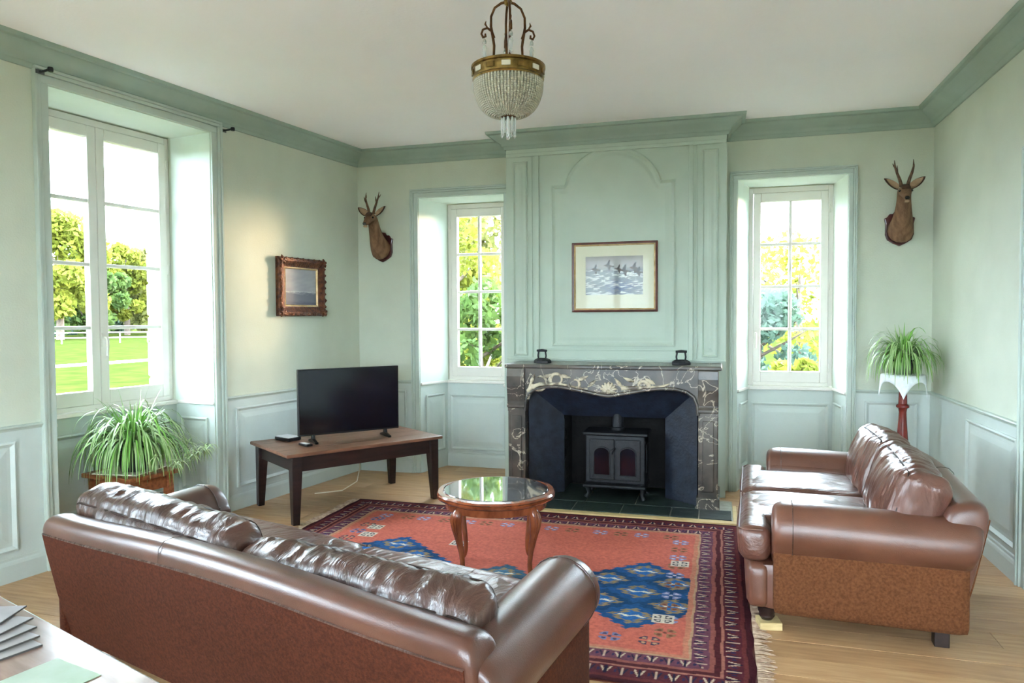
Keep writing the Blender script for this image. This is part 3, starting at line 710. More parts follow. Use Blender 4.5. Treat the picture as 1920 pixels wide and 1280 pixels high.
# ------------------------------------------------------------------ sofas
def sofa(name, a, loc, rz, label, cush_m, seat_m, wobble, zo=0., czo=(0, 0), lean=0., chh=.37, crot=(1.8, 1.8), sdy=0., sdz=0., lea=None, sue=None):
    lea = lea or M_lea; sue = sue or M_suede_shade
    root = tag(empty(name, loc, rz), label, 'sofa', 'leather sofas')
    hb = a-.10; ti = hb-.205
    # plinth and front rail
    v, f = soft_box(2*hb-.03, .80, .22, .03, n=(24, 12, 6)); MB().add([q+Vector((0, .0, .205)) for q in v], f).build('base', lea, root, smooth=50)
    v, f = soft_box(2*hb-.01, .10, .21, .035, (0, .02, 0), n=(24, 6, 6)); MB().add([q+Vector((0, .41+sdy, .205)) for q in v], f).build('front_rail', lea, root, smooth=50)
    for sg in (-1, 1):
        # lower side panel in nubuck
        v, f = soft_box(.06, .78, .31, .022, (.008, 0, 0), n=(4, 16, 8))
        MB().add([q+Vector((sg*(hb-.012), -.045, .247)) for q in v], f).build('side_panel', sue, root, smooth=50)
        # rolled arm: section swept front to back with rounded ends
        sec = [(-.205, .28), (-.21, .40), (-.205, .49)]
        for t in range(0, 13):
            q = math.radians(170-t*18.5); sec.append((-.062+.132*math.cos(q)*(1 if math.cos(q) < 0 else .98), .468+.118*math.sin(q)))
        sec += [(.012, .365), (-.02, .33), (-.05, .28)]
        ys = [(-.478, .70, 0), (-.474, .84, 0), (-.464, .93, 0), (-.442, .985, 0), (-.41, 1, 0), (-.2, 1.0, .0), (0, 1.0, .008), (.2, 1.0, .012), (.27, 1.0, .012), (.315, .985, .010), (.338, .94, .006), (.348, .86, 0), (.352, .70, 0)]
        cx_, cz_ = -.09, .42; vs = []; fs = []; ns = len(sec)
        for yy, k, up_ in ys:
            for x, z in sec:
                x2, z2 = cx_+(x-cx_)*k, cz_+(z-cz_)*k + up_*(z > .4)
                vs.append((sg*(hb+x2), yy+(.22*(.50-z2) if yy < -.43 else 0), z2))
        for i in range(len(ys)-1):
            for q in range(ns): fs.append((i*ns+q, i*ns+(q+1) % ns, (i+1)*ns+(q+1) % ns, (i+1)*ns+q))
        fs += [tuple(range(ns)), tuple((len(ys)-1)*ns+q for q in range(ns))]
        ar = MB().add(vs, fs).build('arm', lea, root, smooth=60, sub=1)
        # stitched seam round the arm
        sm = [(sg*(hb+cx_+(x-cx_)*1.006), .265, cz_+(z-cz_)*1.006+.012*(z > .4)) for x, z in sec[1:-2]]
        MB().tube(sm, .0022, 6).build('seam', M_leacr2, ar)
    # back: leather slab with a shallow camel top, nubuck outside
    secs = [(-.36, .25), (-.405, .12), (-.452, .30), (-.492, .50), (-.512, .60), (-.508, .645), (-.485, .668), (-.45, .672), (-.39, .66), (-.355, .635), (-.335, .58), (-.31, .30)]
    nx = 28; vs = []; fs = []; ns = len(secs)
    def ztop(x): t = x/hb; return zo+.016*math.cos(PI*t)
    st_ = [(-hb-.004, .30), (-hb-.003, .70), (-hb+.004, .86), (-hb+.018, .95), (-hb+.04, .99)] + [((hb-.06)*(2*i/nx-1), 1.) for i in range(nx+1)] + [(hb-.04, .99), (hb-.018, .95), (hb-.004, .86), (hb+.003, .70), (hb+.004, .30)]
    for x, k in st_:
        for y_, z_ in secs:
            yy, zz = -.415+(y_+.415)*k, .44+(z_-.44)*k
            vs.append((x, yy, zz + ztop(x)*max(0, (z_-.25)/.42)))
    for i in range(len(st_)-1):
        for q in range(ns): fs.append((i*ns+q, i*ns+(q+1) % ns, (i+1)*ns+(q+1) % ns, (i+1)*ns+q))
    fs += [tuple(range(ns)), tuple((len(st_)-1)*ns+q for q in range(ns))]
    bk = MB().add(vs, fs).build('back', lea, root, smooth=60, sub=1)
    vs = []; fs = []; so_ = [(-.398, .09), (-.452, .30), (-.492, .50), (-.508, .592)]; si = [(y_+.03, z_) for y_, z_ in so_[::-1]]; ss = so_+si; ns = len(ss)
    for i in range(nx+1):
        x = (hb-.028)*(2*i/nx-1)
        for y_, z_ in ss: vs.append((x, y_-.004, z_+ztop(x)*max(0, (z_-.25)/.42)))
    for i in range(nx):
        for q in range(ns): fs.append((i*ns+q, i*ns+(q+1) % ns, (i+1)*ns+(q+1) % ns, (i+1)*ns+q))
    fs += [tuple(range(ns)), tuple(nx*ns+q for q in range(ns))]
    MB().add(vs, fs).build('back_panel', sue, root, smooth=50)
    MB().tube([((hb-.028)*(2*i/nx-1), -.509, .593+ztop(hb*(2*i/nx-1))*.85) for i in range(nx+1)], .004, 6).build('seam', M_leacr2, bk)
    for xs_ in (-.22*hb,):
        MB().tube([(xs_, y_*1.003-.0, z_+ztop(xs_)*max(0, (z_-.25)/.42)+.003) for y_, z_ in secs[4:10]], .0015, 6).build('seam', M_leacr2, bk)
    # seat cushions with ears in front of the arms
    for sg in (-1, 1):
        wd = ti-.006
        v, f = soft_box(wd, .66+sdy, .165, .05, (0, 0, .03), n=(24, 24, 8), wr=.006, wscale=(9, 4, 4), seed=sg*5+wobble)
        mb = MB().add([q+Vector((sg*(wd/2+.004), .15+sdy/2, .395+sdz)) for q in v], f)
        e = hb-.012
        v, f = soft_box(e-.02, .145, .165, .05, (0, .012, .012), n=(24, 8, 8), wr=.004, wscale=(7, 4, 4), seed=sg*3+wobble)
        mb.add([q+Vector((sg*(e/2+.006), .425+sdy, .394+sdz)) for q in v], f)
        cu = mb.build('seat_cushion', seat_m, root, smooth=70)
        z_ = .47
        z_ += sdz
        MB().tube([(sg*.02, .497+sdy, z_-.012), (sg*(e-.05), .497+sdy, z_-.012), (sg*(e-.012), .47+sdy, z_-.008), (sg*(e-.012), .39+sdy, z_-.006)], .005, 6).build('piping', lea, cu, smooth=60)
    # back cushions, plump and leaning, standing above the back
    for sg in (-1, 1):
        wd = hb-.04
        v, f = soft_box(wd, .19, chh, .065, (.0, .045, .02), n=(64, 12, 26), wr=.013, wscale=(20, 8, 4.5), seed=sg*11+wobble)
        Mc = Matrix.Translation((sg*(wd/2+.005), -.250, .578+czo[sg > 0])) @ Matrix.Rotation(math.radians(17), 4, 'X') @ Matrix.Rotation(math.radians(sg*crot[sg > 0]), 4, 'Y')
        cu = MB().add(v, f).build('back_cushion', cush_m, root, smooth=70, M=Mc)
        for yy in (-.083, .083):
            hx, hz = wd/2-.065, chh/2-.065; pts = []; rr = .0385
            for cx_, cz_, a0 in ((hx, hz, 0), (-hx, hz, 90), (-hx, -hz, 180), (hx, -hz, 270)):
                for t in range(0, 91, 30): pts.append((cx_+rr*math.cos(math.radians(a0+t)), yy, cz_+rr*math.sin(math.radians(a0+t))))
            # follow the crowned outline
            full = []
            for i in range(len(pts)):
                p, q = Vector(pts[i]), Vector(pts[(i+1) % len(pts)])
                for t in range(6):
                    v_ = p.lerp(q, t/6); u_ = v_.x/(wd/2); v_.z += math.copysign(.006*(1-u_*u_), v_.z) if abs(v_.z) > chh/2-.08 else 0; full.append(v_)
            full.append(full[0])
            MB().tube(full, .0042, 6).build('piping', M_pipe, cu, smooth=60)
    # feet
    for sg in (-1, 1):
        MB().lathe([(.016, .035), (.024, .038), (.036, .055), (.034, .066), (.040, .078), (.042, .10)], 18, (sg*(hb-.07), .37, 0)).build('foot', M_dark, root, smooth=40)
        z0_ = .035 if (a < 1 and sg < 0) else 0
        MB().lathe([(.012, z0_), (.014, z0_+.004), (.012, .04)], 12, (sg*(hb-.07), .37, 0)).build('castor', M_steel, root, smooth=40)
        MB().box(sg*(hb-.10)-.03, sg*(hb-.10)+.03, -.38, -.32, 0, .11).build('rear_foot', M_dark, root, bevel=.004)
    if lean:
        # the old frame has racked a little out of square: arms and seat stand slightly askew to the back
        for ch_ in root.children:
            if ch_.matrix_local.translation.length > 1e-6: ch_.location.x -= lean*(ch_.location.y+.51)
            else:
                for v_ in ch_.data.vertices: v_.co.x -= lean*(v_.co.y+.51)
            for g_ in ch_.children:
                if ch_.matrix_local.translation.length < 1e-6:
                    for v_ in g_.data.vertices: v_.co.x -= lean*(v_.co.y+.51)
    return root
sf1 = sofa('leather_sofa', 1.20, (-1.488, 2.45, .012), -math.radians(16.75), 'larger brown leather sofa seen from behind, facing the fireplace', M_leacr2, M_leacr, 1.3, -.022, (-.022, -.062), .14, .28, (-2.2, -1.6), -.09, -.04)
sf2 = sofa('leather_sofa', .875, (.615, 4.20, .0), math.radians(87.6), 'smaller tan leather sofa standing side-on by the right wall', M_leacr, M_leacr, 2.2, .004, (.012, .012), lea=M_lea2, sue=M_suede_lit)
# packing block under the castor
pb = at_z(1441, 1203, 0)
tag(MB().box(-.05, .05, -.045, .045, 0, .035).build('wood_block', M_block, bevel=.002, M=Matrix.Translation((.225, 3.512, 0)) @ Matrix.Rotation(.2, 4, 'Z')), 'raw pine block under the front foot of the smaller sofa', 'wood block')
sf2.location.z = .035*0

# ------------------------------------------------------------------ rug
RX0, RX1, RY0, RY1 = -2.75, .15, 2.80, 5.13
nxr, nyr = 620, 486
xs = np.linspace(RX0, RX1, nxr+1); ys = np.linspace(RY0, RY1, nyr+1)
X, Y = np.meshgrid(xs, ys)            # (ny+1, nx+1)
def lin(*c): return np.array(srgb(*c)[:3])
C = np.zeros(X.shape+(3,)); C[:] = lin(202, 108, 92)
nzf = rng.normal(0, 1, X.shape)
for _ in range(3): nzf = (nzf+np.roll(nzf, 1, 0)+np.roll(nzf, 1, 1)+np.roll(nzf, -1, 1)+np.roll(nzf, -1, 0))/5
streak = np.cumsum(rng.normal(0, .3, X.shape[0])); streak -= np.convolve(streak, np.ones(25)/25, 'same')
wig = .006*np.sin(Y*23+X*3)+.004*np.sin(X*31)
ex = np.minimum(X-RX0, RX1-X); ey = np.minimum(Y-RY0, RY1-Y); e = np.minimum(ex, ey)+wig*.5
along = np.where(ex < ey, Y-RY0, X-RX0); ins = e
def put(mask, *c): C[mask] = lin(*c)
put(e < .30, 196, 128, 104)
put(e < .275, 186, 150, 120)                         # pale guard stripe
put(e < .262, 122, 62, 60)
def band(lo, hi, ground, ph):
    mband = (e >= lo) & (e < hi); put(mband, *ground)
    t = ((along+ph) % .068)/.068; r = (e-lo)/(hi-lo)
    flip = (np.floor((along+ph)/.068) % 2) == 0
    d = np.abs(t-.5); arrow = mband & (np.abs(d*1.3-(r-.15)*.55) < .085) & (r > .15) & (r < .85)
    stem = mband & (d < .07) & (r > .12) & (r < .9)
    C[arrow & flip] = lin(206, 184, 160); C[arrow & ~flip] = lin(40, 38, 66); C[stem & flip] = lin(34, 30, 56); C[stem & ~flip] = lin(200, 170, 150)
    dot = mband & (np.hypot((t-.02)*1.0, r-.5) < .16); C[dot] = lin(52, 46, 84)
band(.185, .262, (112, 66, 84), 0)
put((e >= .165) & (e < .185), 150, 88, 80)
put((e >= .140) & (e < .165), 84, 36, 42)
put((e >= .128) & (e < .140), 168, 110, 96)
band(.050, .128, (92, 40, 50), .04)
put((e >= .030) & (e < .050), 110, 52, 52)
put(e < .030, 70, 30, 38)
field = e > .30
def medallion(cx, cy, s, ang=0., c1=(34, 84, 138), c2=(26, 52, 104)):
    u = ((X-cx)*math.cos(ang)+(Y-cy)*math.sin(ang)); v = (-(X-cx)*math.sin(ang)+(Y-cy)*math.cos(ang))
    u = u+.012*np.sign(np.sin(v*120)); p = (u/s+v/s*1.15); q = (u/s-v/s*1.15)   # diamond axes
    a = np.floor((p+1.5)); b = np.floor((q+1.5)); inn = (a >= 0) & (a < 3) & (b >= 0) & (b < 3)
    fp_ = np.abs((p+1.5) % 1-.5); fq = np.abs((q+1.5) % 1-.5); rad = np.maximum(fp_, fq)
    sel = inn & field
    C[sel] = lin(*c1); C[sel & (((a+b) % 2) == 1)] = lin(*[.82*k for k in c1])
    C[sel & (rad < .31)] = lin(150, 128, 96)
    C[sel & (rad < .22)] = lin(*c1)*1.6
    lu = fp_+fq; hour = (np.abs(((p+1.5) % 1)-.5 - (((q+1.5) % 1)-.5)) < .5*np.abs(((p+1.5) % 1)-.5 + (((q+1.5) % 1)-.5))) & (rad < .17)
    C[sel & hour] = lin(222, 216, 196)
m1 = at_z(705, 1052); m2 = at_z(975, 1082); m3 = at_z(1205, 1112)
medallion(m1.x, m1.y, .36); medallion(m3.x-.02, m3.y, .36); medallion((m1.x+m3.x)/2, m2.y-.28, .34, 0, (60, 96, 120), (50, 70, 100))
def gul(cx, cy, s, c, d, white=False):
    u, v = np.abs(X-cx)/s, np.abs(Y-cy)/s*1.1
    if white: C[field & (np.maximum(u, v) < 1.15)] = lin(216, 204, 190)
    shape = (np.maximum(u, v) < .95) & ((u+v) < 1.45)
    C[field & shape & (np.minimum(u, v) > .18)] = lin(*c); C[field & (np.hypot(u-.5, v-.5) < .2)] = lin(*d)
    C[field & (np.hypot(u, v) < .2)] = lin(*d)
pal = [((128, 138, 186), (196, 190, 210)), ((76, 62, 84), (190, 150, 120)), ((150, 112, 84), (120, 70, 60)), ((120, 126, 170), (80, 70, 100))]
k = 0
for x in np.arange(RX0+.42, RX1-.36, .155):
    for y in (RY1-.385, RY0+.40): gul(x+.02*math.sin(k), y, .05, *pal[(k*3) % 4]); k += 1
for y in np.arange(RY0+.50, RY1-.45, .15):
    for x in (RX0+.40, RX1-.385): gul(x, y, .052, *pal[(k*5+1) % 4]); k += 1
for px, py in ((705, 990), (1275, 1060), (1243, 1163), (860, 1020), (690, 1004)):
    p = at_z(px, py); gul(p.x, p.y, .045, (74, 72, 84), (216, 204, 190), True)
C *= (1+.10*nzf+.04*streak[:, None])[..., None]
mott = np.sin(X*5.1+2*np.sin(Y*3.3))*np.sin(Y*7.3+X*2); C *= (1+.05*mott)[..., None]
Zr = .0085+.0012*np.sin(X*6+Y*2)+.0008*np.sin(Y*9)
V = np.stack([X+wig*(ex < .02), Y, Zr], -1).reshape(-1, 3)
ii = np.arange((nxr+1)*(nyr+1)).reshape(nyr+1, nxr+1)
Fq = np.stack([ii[:-1, :-1], ii[:-1, 1:], ii[1:, 1:], ii[1:, :-1]], -1).reshape(-1, 4)
rug = tag(empty('oriental_rug', ((RX0+RX1)/2, (RY0+RY1)/2, 0)), 'coral red oriental rug with blue medallions on the floor', 'rug')
def grid_mesh(name, V, Fq, C, m, parent, off):
    me = bpy.data.meshes.new(name); V = V-np.array(off)
    me.vertices.add(len(V)); me.vertices.foreach_set('co', V.astype(np.float32).ravel())
    me.loops.add(Fq.size); me.loops.foreach_set('vertex_index', Fq.astype(np.int32).ravel())
    me.polygons.add(len(Fq)); me.polygons.foreach_set('loop_start', np.arange(0, Fq.size, 4, dtype=np.int32))
    me.update(calc_edges=True); me.validate()
    at = me.color_attributes.new('Col', 'FLOAT_COLOR', 'POINT')
    cc = np.concatenate([np.clip(C.reshape(-1, 3), 0, 1), np.ones((len(V), 1))], 1).astype(np.float32); at.data.foreach_set('color', cc.ravel())
    me.materials.append(m)
    return finish(name, me, parent)
grid_mesh('pile', V, Fq, C, M_attr_matte, rug, rug.location)
bo = rug.location
MB().box(RX0, RX1, RY0, RY1, .0005, .006).build('backing', M_redframe, rug, M=Matrix.Translation((-bo.x, -bo.y, 0)))
mb = MB()
for xe, sg in ((RX0, -1), (RX1, 1)):
    y = RY0
    while y < RY1:
        ln = random.uniform(.045, .085); a = random.uniform(-.02, .02)
        mb.tube([(xe, y, .006), (xe+sg*ln*.5, y+a*.5, .007), (xe+sg*ln, y+a+random.uniform(-.008, .008), .003)], [.0028, .0030, .0015], 4)
        y += random.uniform(.007, .012)
M_fringe = mat('wool_fringe', srgb(150, 122, 104), srgb(196, 172, 148), 40, .95)
stuff(mb.build('fringe', M_fringe, rug, M=Matrix.Translation((-bo.x, -bo.y, 0))))

# ------------------------------------------------------------------ coffee table
ct = tag(empty('coffee_table', (-1.215, 3.865, .011), math.radians(17)), 'round mahogany coffee table with scalloped rim on the rug', 'table')
R_ = .335; seg = 96
def rimr(a, r):
    t = (a/(2*PI)*8) % 1
    return r*(1+.028*(1-abs(2*t-1))**.6) if True else r
def ring(prof, wav=True):
    vs = []; fs = []; k = len(prof)
    for i in range(seg):
        a = 2*PI*i/seg
        for r, z in prof:
            q = rimr(a, r) if wav else r; vs.append((q*math.cos(a), q*math.sin(a), z))
    for i in range(seg):
        j = (i+1) % seg
        for t in range(k-1): fs.append((i*k+t, j*k+t, j*k+t+1, i*k+t+1))
    fs.append(tuple(i*k for i in range(seg))[::-1]); fs.append(tuple(i*k+k-1 for i in range(seg)))
    return MB().add(vs, fs)
ring([(.27, .415), (.305, .42), (.325, .432), (.328, .440), (.318, .446), (.330, .455), (.322, .464), (.296, .467), (.292, .462)]).build('rim', M_mahog, ct, smooth=40)
M_ctglass = mat('glass_over_dark_veneer', srgb(58, 60, 64), srgb(78, 80, 84), 4, .05, spec=.9, coat=1.0, stretch=(1, 1, 1))
MB().lathe([(.001, .462), (.291, .462), (.293, .466), (.291, .4695), (.001, .4695)], 96).build('glass_top', M_ctglass, ct)
ring([(.262, .372), (.285, .376), (.29, .40), (.29, .418), (.262, .418)], False).build('apron', M_mahog, ct, smooth=40)
for i in range(4):
    a = PI/4+i*PI/2; d = Vector((math.cos(a), math.sin(a), 0))
    prf = [(.268, .415, .022), (.288, .385, .030), (.300, .35, .031), (.296, .30, .025), (.282, .24, .019), (.266, .17, .0155), (.256, .10, .0135), (.26, .05, .0145), (.280, .022, .019), (.296, .008, .017)]
    lg = MB().tube([tuple(d*r+Vector((0, 0, z))) for r, z, w_ in prf], [w_ for r, z, w_ in prf], 12).build('leg', M_mahog, ct, smooth=60, sub=1)
    for s_ in (-1, 0, 1):
        tdir = Vector((-d.y, d.x, 0))
        MB().tube([tuple(d*(r+w_*.93*math.cos(s_*.55))+tdir*(s_*w_*.5)+Vector((0, 0, z))) for r, z, w_ in prf[1:6]], [.007, .008, .006, .004, .002], 6).build('carving', M_mahog, lg, smooth=60)

# ------------------------------------------------------------------ television corner
tvt = empty('low_table', (-2.805, 5.055, 0), math.radians(54.8)); tag(tvt, 'dark oak low table with worn top under the television', 'table')
# local x along the length, local -y towards the viewer
lx, ly = .565, .335
v = MB().box(-.64, .64, -.375, .375, .478, .502).build('table_top', M_tabletop, tvt, bevel=.005)
for i in range(3): MB().box(-.64, .64, -.375+.1875*(i+1)-.0008, -.375+.1875*(i+1)+.0008, .5015, .5024).build('board_joint', M_dark, v)
for sx in (-1, 1):
    for sy in (-1, 1):
        x, y = sx*lx, sy*ly
        vs = []
        for z, w_ in ((0, .024), (.36, .036), (.478, .036)): vs += [(x-w_+sx*(.036-w_)*.9, y-w_+sy*(.036-w_)*.9, z), (x+w_+sx*(.036-w_)*.9, y-w_+sy*(.036-w_)*.9, z), (x+w_+sx*(.036-w_)*.9, y+w_+sy*(.036-w_)*.9, z), (x-w_+sx*(.036-w_)*.9, y+w_+sy*(.036-w_)*.9, z)]
        fs = [(0, 1, 2, 3), (8, 9, 10, 11)]
        for k in range(2):
            for q in range(4): fs.append((k*4+q, k*4+(q+1) % 4, (k+1)*4+(q+1) % 4, (k+1)*4+q))
        MB().add(vs, fs).build('leg', M_dark, tvt, bevel=.004)
    MB().box(sx*lx-.012, sx*lx+.012, -ly+.036, ly-.036, .37, .478).build('apron', M_dark, tvt)
    MB().box(-lx+.036, lx-.036, sx*ly-.012, sx*ly+.012, .37, .478).build('apron', M_dark, tvt)
TA = Vector((-2.961, 4.822, .503)); TB = Vector((-2.568, 5.25, .503)); td = (TB-TA).normalized()
tc_ = TA + td*.279
tv = tag(empty('television', (tc_.x, tc_.y, .503), math.atan2(td.y, td.x)), 'black flat-screen television on the low oak table', 'television')
MB().box(-.403, .403, -.012, .022, .055, .56).build('cabinet', M_black, tv, bevel=.004)
MB().box(-.394, .394, -.0135, -.011, .068, .552).build('screen', M_screen, tv)
MB().box(-.25, .25, .02, .05, .10, .38).build('rear_housing', M_black, tv, bevel=.015)
for sg in (-1, 1):
    x = sg*.29
    MB().prism([(-.10, 0), (-.10, .014), (-.02, .03), (-.012, .06), (.012, .06), (.02, .03), (.09, .014), (.09, 0)], x-.012, x+.012, 'x').build('foot', M_black, tv, bevel=.003)
def on_table(px, py): return at_z(px, py, .503)
p = on_table(540, 826)
bx = tag(empty('set_top_box', (p.x-.02, p.y+.03, .503), math.radians(-20)), 'flat black and silver box left of the television', 'box')
MB().box(-.085, .085, -.06, .06, .003, .028).build('case', M_black, bx, bevel=.004); MB().box(-.083, .083, -.058, .058, .028, .032).build('lid', M_silver, bx, bevel=.001)
for sx in (-1, 1): MB().box(sx*.07-.008, sx*.07+.008, -.05, .05, 0, .004).build('rubber_foot', M_black, bx)
p = on_table(573, 835)
rm = tag(empty('remote_control', (p.x, p.y, .503), math.radians(-28)), 'small black remote with white face beside the television foot', 'remote')
MB().box(-.06, .06, -.026, .026, 0, .016).build('case', M_black, rm, bevel=.005); MB().box(-.05, .035, -.02, .02, .016, .018).build('face', M_silver, rm, bevel=.001)
for i in range(4): MB().box(-.04+.018*i, -.03+.018*i, -.012, .012, .018, .0195).build('button', M_white, rm)
def wpt(px, py, z): q = at_z(px, py, z); return (q.x, q.y, z)
tag(MB().tube([(-3.0, 5.45, .47), (-2.95, 5.46, .36), (-2.90, 5.42, .2), (-2.92, 5.40, .08), (-3.02, 5.33, .012), (-3.2, 5.2, .006)], .005, 6).build('power_cable', M_whitecable, smooth=60), 'white cable hanging below the television table', 'cable')
tag(MB().tube([(-3.22, 5.18, .47), (-3.19, 5.2, .38), (-3.12, 5.27, .31), (-3.10, 5.3, .30), (-3.07, 5.33, .34), (-3.03, 5.38, .47)], .004, 6).build('power_cable', M_black, smooth=60), 'black cable looping below the television table', 'cable')

# ------------------------------------------------------------------ spider plants
def leaf_strip(mb, base, az, el, ln, wd, droop, green, pale, tw=0.):
    n = 9; pts = []; p = Vector(base); d = Vector((math.cos(az)*math.cos(el), math.sin(az)*math.cos(el), math.sin(el)))
    st_ = ln/n
    for i in range(n+1):
        pts.append(Vector(p)); p = p + d*st_
        d = (d + Vector((0, 0, -droop*(.35+i/n)))).normalized()
    o = len(mb.v); side = Vector((-math.sin(az+tw), math.cos(az+tw), 0))
    for i, q in enumerate(pts):
        t = i/n; w_ = wd*(.55+.45*min(1, t*4))*(1-t**2.2)+.0008
        lift = Vector((0, 0, .25*w_))
        for s_, c in ((-1, green), (-.42, pale), (.42, pale), (1, green)):
            mb.v.append(tuple(q+side*(s_*w_)+lift*abs(s_))); mb.c.append(c)
    for i in range(n):
        for k in range(3): a = o+i*4+k; mb.f.append((a, a+1, a+5, a+4))
    return pts
def spider(root, base, nl, lmin, lmax, seed, spread=1., elr=(25, 84), dr=(.16, .40)):
    R2 = random.Random(seed); mb = MB()
    for i in range(nl):
        az = R2.uniform(0, 2*PI); el = math.radians(R2.uniform(*elr)); g = R2.uniform(.75, 1.2)
        green = (.10*g, .26*g, .035*g, 1); pale = (.42*g, .58*g, .26*g, 1) if R2.random() < .6 else (.20*g, .42*g, .08*g, 1)
        b = Vector(base)+Vector((math.cos(az), math.sin(az), 0))*R2.uniform(.005, .06)*spread
        leaf_strip(mb, b, az, el, R2.uniform(lmin, lmax), R2.uniform(.0045, .0085), R2.uniform(*dr), green, pale, R2.uniform(-.5, .5))
    return mb
ps = tag(empty('plant_stool', (0, 0, 0)), 'small rustic pine stool holding the larger spider plant', 'stool')
c0 = (at_z(238, 900, .45)+at_z(170, 882, .45)+at_z(315, 878, .45)*1)/3
ps.location = ML @ Vector((2.375, -.085, 0)); ps.rotation_euler = (0, 0, -AL)
M0 = .23; N0 = .19
MB().box(-M0, M0, -N0, N0, .42, .45).build('stool_top', M_rustic, ps, bevel=.006)
for sx in (-1, 1):
    for sy in (-1, 1):
        MB().box(sx*(M0-.055)-.024, sx*(M0-.055)+.024, sy*(N0-.05)-.024, sy*(N0-.05)+.024, 0, .42).build('leg', M_rustic, ps, bevel=.004)
    MB().box(sx*(M0-.055)-.012, sx*(M0-.055)+.012, -N0+.074, N0-.074, .335, .42).build('apron', M_rustic, ps)
    MB().box(-M0+.079, M0-.079, sx*(N0-.05)-.012, sx*(N0-.05)+.012, .335, .42).build('apron', M_rustic, ps)
tag(MB().box(-.17, .15, -.15, .14, 0, .006).build('newspaper', M_mount, M=Matrix.Translation((ps.location.x, ps.location.y, .45)) @ Matrix.Rotation(.1, 4, 'Z')), 'folded pale paper under the larger spider plant', 'paper')
sp1 = tag(empty('spider_plant', (ps.location.x+.02, ps.location.y+.0, .456)), 'larger bushy spider plant on the pine stool by the tall window', 'plant', 'spider plants')
MB().lathe([(.0, 0), (.075, 0), (.10, .12), (.108, .125), (.108, .145), (.098, .145), (.095, .13), (.0, .125)], 28).build('pot', M_pot, sp1, smooth=40)
mb = spider(sp1, (0, 0, .17), 340, .30, .56, 3, 1.3, (25, 84), (.55, 1.0)); mb2 = spider(sp1, (0, 0, .17), 30, .28, .40, 4, 1., (50, 85), (.06, .2)); mb.add(mb2.v, mb2.f); mb.c += mb2.c; mb2 = spider(sp1, (0, 0, .16), 110, .20, .34, 44, 1.5, (5, 60), (1.0, 1.9)); mb.add(mb2.v, mb2.f); mb.c += mb2.c
# runners with plantlets
Rr = random.Random(5)
for i in range(16):
    az = Rr.uniform(-.4, 1.9); ln = Rr.uniform(.26, .46)
    pts = leaf_strip(mb, (0, 0, .16), az, math.radians(35), ln*1.35, .0022, .34, (.45, .50, .22, 1), (.5, .55, .28, 1))
    for k in range(16):
        g = Rr.uniform(.8, 1.25); leaf_strip(mb, pts[-1], Rr.uniform(0, 2*PI), Rr.uniform(-.9, .8), Rr.uniform(.05, .12), .0035, .3, (.13*g, .26*g, .05*g, 1), (.40*g, .50*g, .26*g, 1))
MLi = ML.inverted(); o1 = Vector(sp1.location)
def in_recess(v):
    q = MLi @ (Vector(v)+o1); q.y = max(q.y, -RD+.03); q.z = max(q.z, .02)
    if q.y < .03: q.x = min(max(q.x, W1[0]+.03), W1[1]-.03)
    return tuple(ML @ q - o1)
mb.v = [in_recess(v) for v in mb.v]
stuff(mb.build('leaves', M_leaf, sp1, smooth=180))
# pedestal in the right corner
PX, PY = 1.285, 5.82
pe = tag(empty('plant_pedestal', (PX, PY, 0)), 'turned red mahogany pedestal in the right corner', 'pedestal')
MB().lathe([(.018, .12), (.035, .13), (.042, .17), (.030, .20), (.046, .25), (.050, .34), (.042, .50), (.030, .66), (.026, .74), (.030, .765), (.044, .775), (.044, .79), (.030, .80), (.027, .90), (.033, .96), (.05, .985)], 24).build('column', M_redwood, pe, smooth=50)
MB().lathe([(.0, .985), (.13, .985), (.14, .992), (.14, 1.004), (.13, 1.01), (.0, 1.01)], 32).build('pedestal_top', M_redwood, pe, smooth=40)
for i in range(3):
    a = i*2*PI/3+.5; d = Vector((math.cos(a), math.sin(a), 0))
    MB().tube([tuple(d*.02+Vector((0, 0, .17))), tuple(d*.09+Vector((0, 0, .15))), tuple(d*.15+Vector((0, 0, .07))), tuple(d*.2+Vector((0, 0, .015)))], [.024, .022, .018, .015], 10).build('foot', M_redwood, pe, smooth=60)
# square cloth draped over it
n = 28; vs = []; fs = []; hs = .172
for i in range(n+1):
    for j in range(n+1):
        x, y = hs*(2*i/n-1), hs*(2*j/n-1); ca, sa = math.cos(.6), math.sin(.6); X_, Y_ = x*ca-y*sa, x*sa+y*ca
        r = math.hypot(X_, Y_); over = max(0, r-.145)
        k = 1 if over == 0 else (.145+over*.10)/r
        fold = over*.35*math.sin(math.atan2(Y_, X_)*7+1)
        vs.append((X_*k*(1+fold), Y_*k*(1+fold), 1.0125-over*1.7))
for i in range(n):
    for j in range(n): a = i*(n+1)+j; fs.append((a, a+1, a+n+2, a+n+1))
dc = MB().add(vs, fs).build('table_cloth', M_cloth, smooth=180, M=Matrix.Translation((PX, PY, 0)))
so2 = dc.modifiers.new('thick', 'SOLIDIFY'); so2.thickness = .002; so2.offset = 1
tag(dc, 'white cloth with hanging corners on the plant pedestal', 'cloth')
sp2 = tag(empty('spider_plant', (PX, PY, 1.0155)), 'smaller spider plant on the cloth-covered pedestal', 'plant', 'spider plants')
MB().lathe([(.0, 0), (.055, 0), (.072, .09), (.078, .094), (.078, .108), (.070, .108), (.067, .095), (.0, .09)], 24).build('pot', M_pot, sp2, smooth=40)
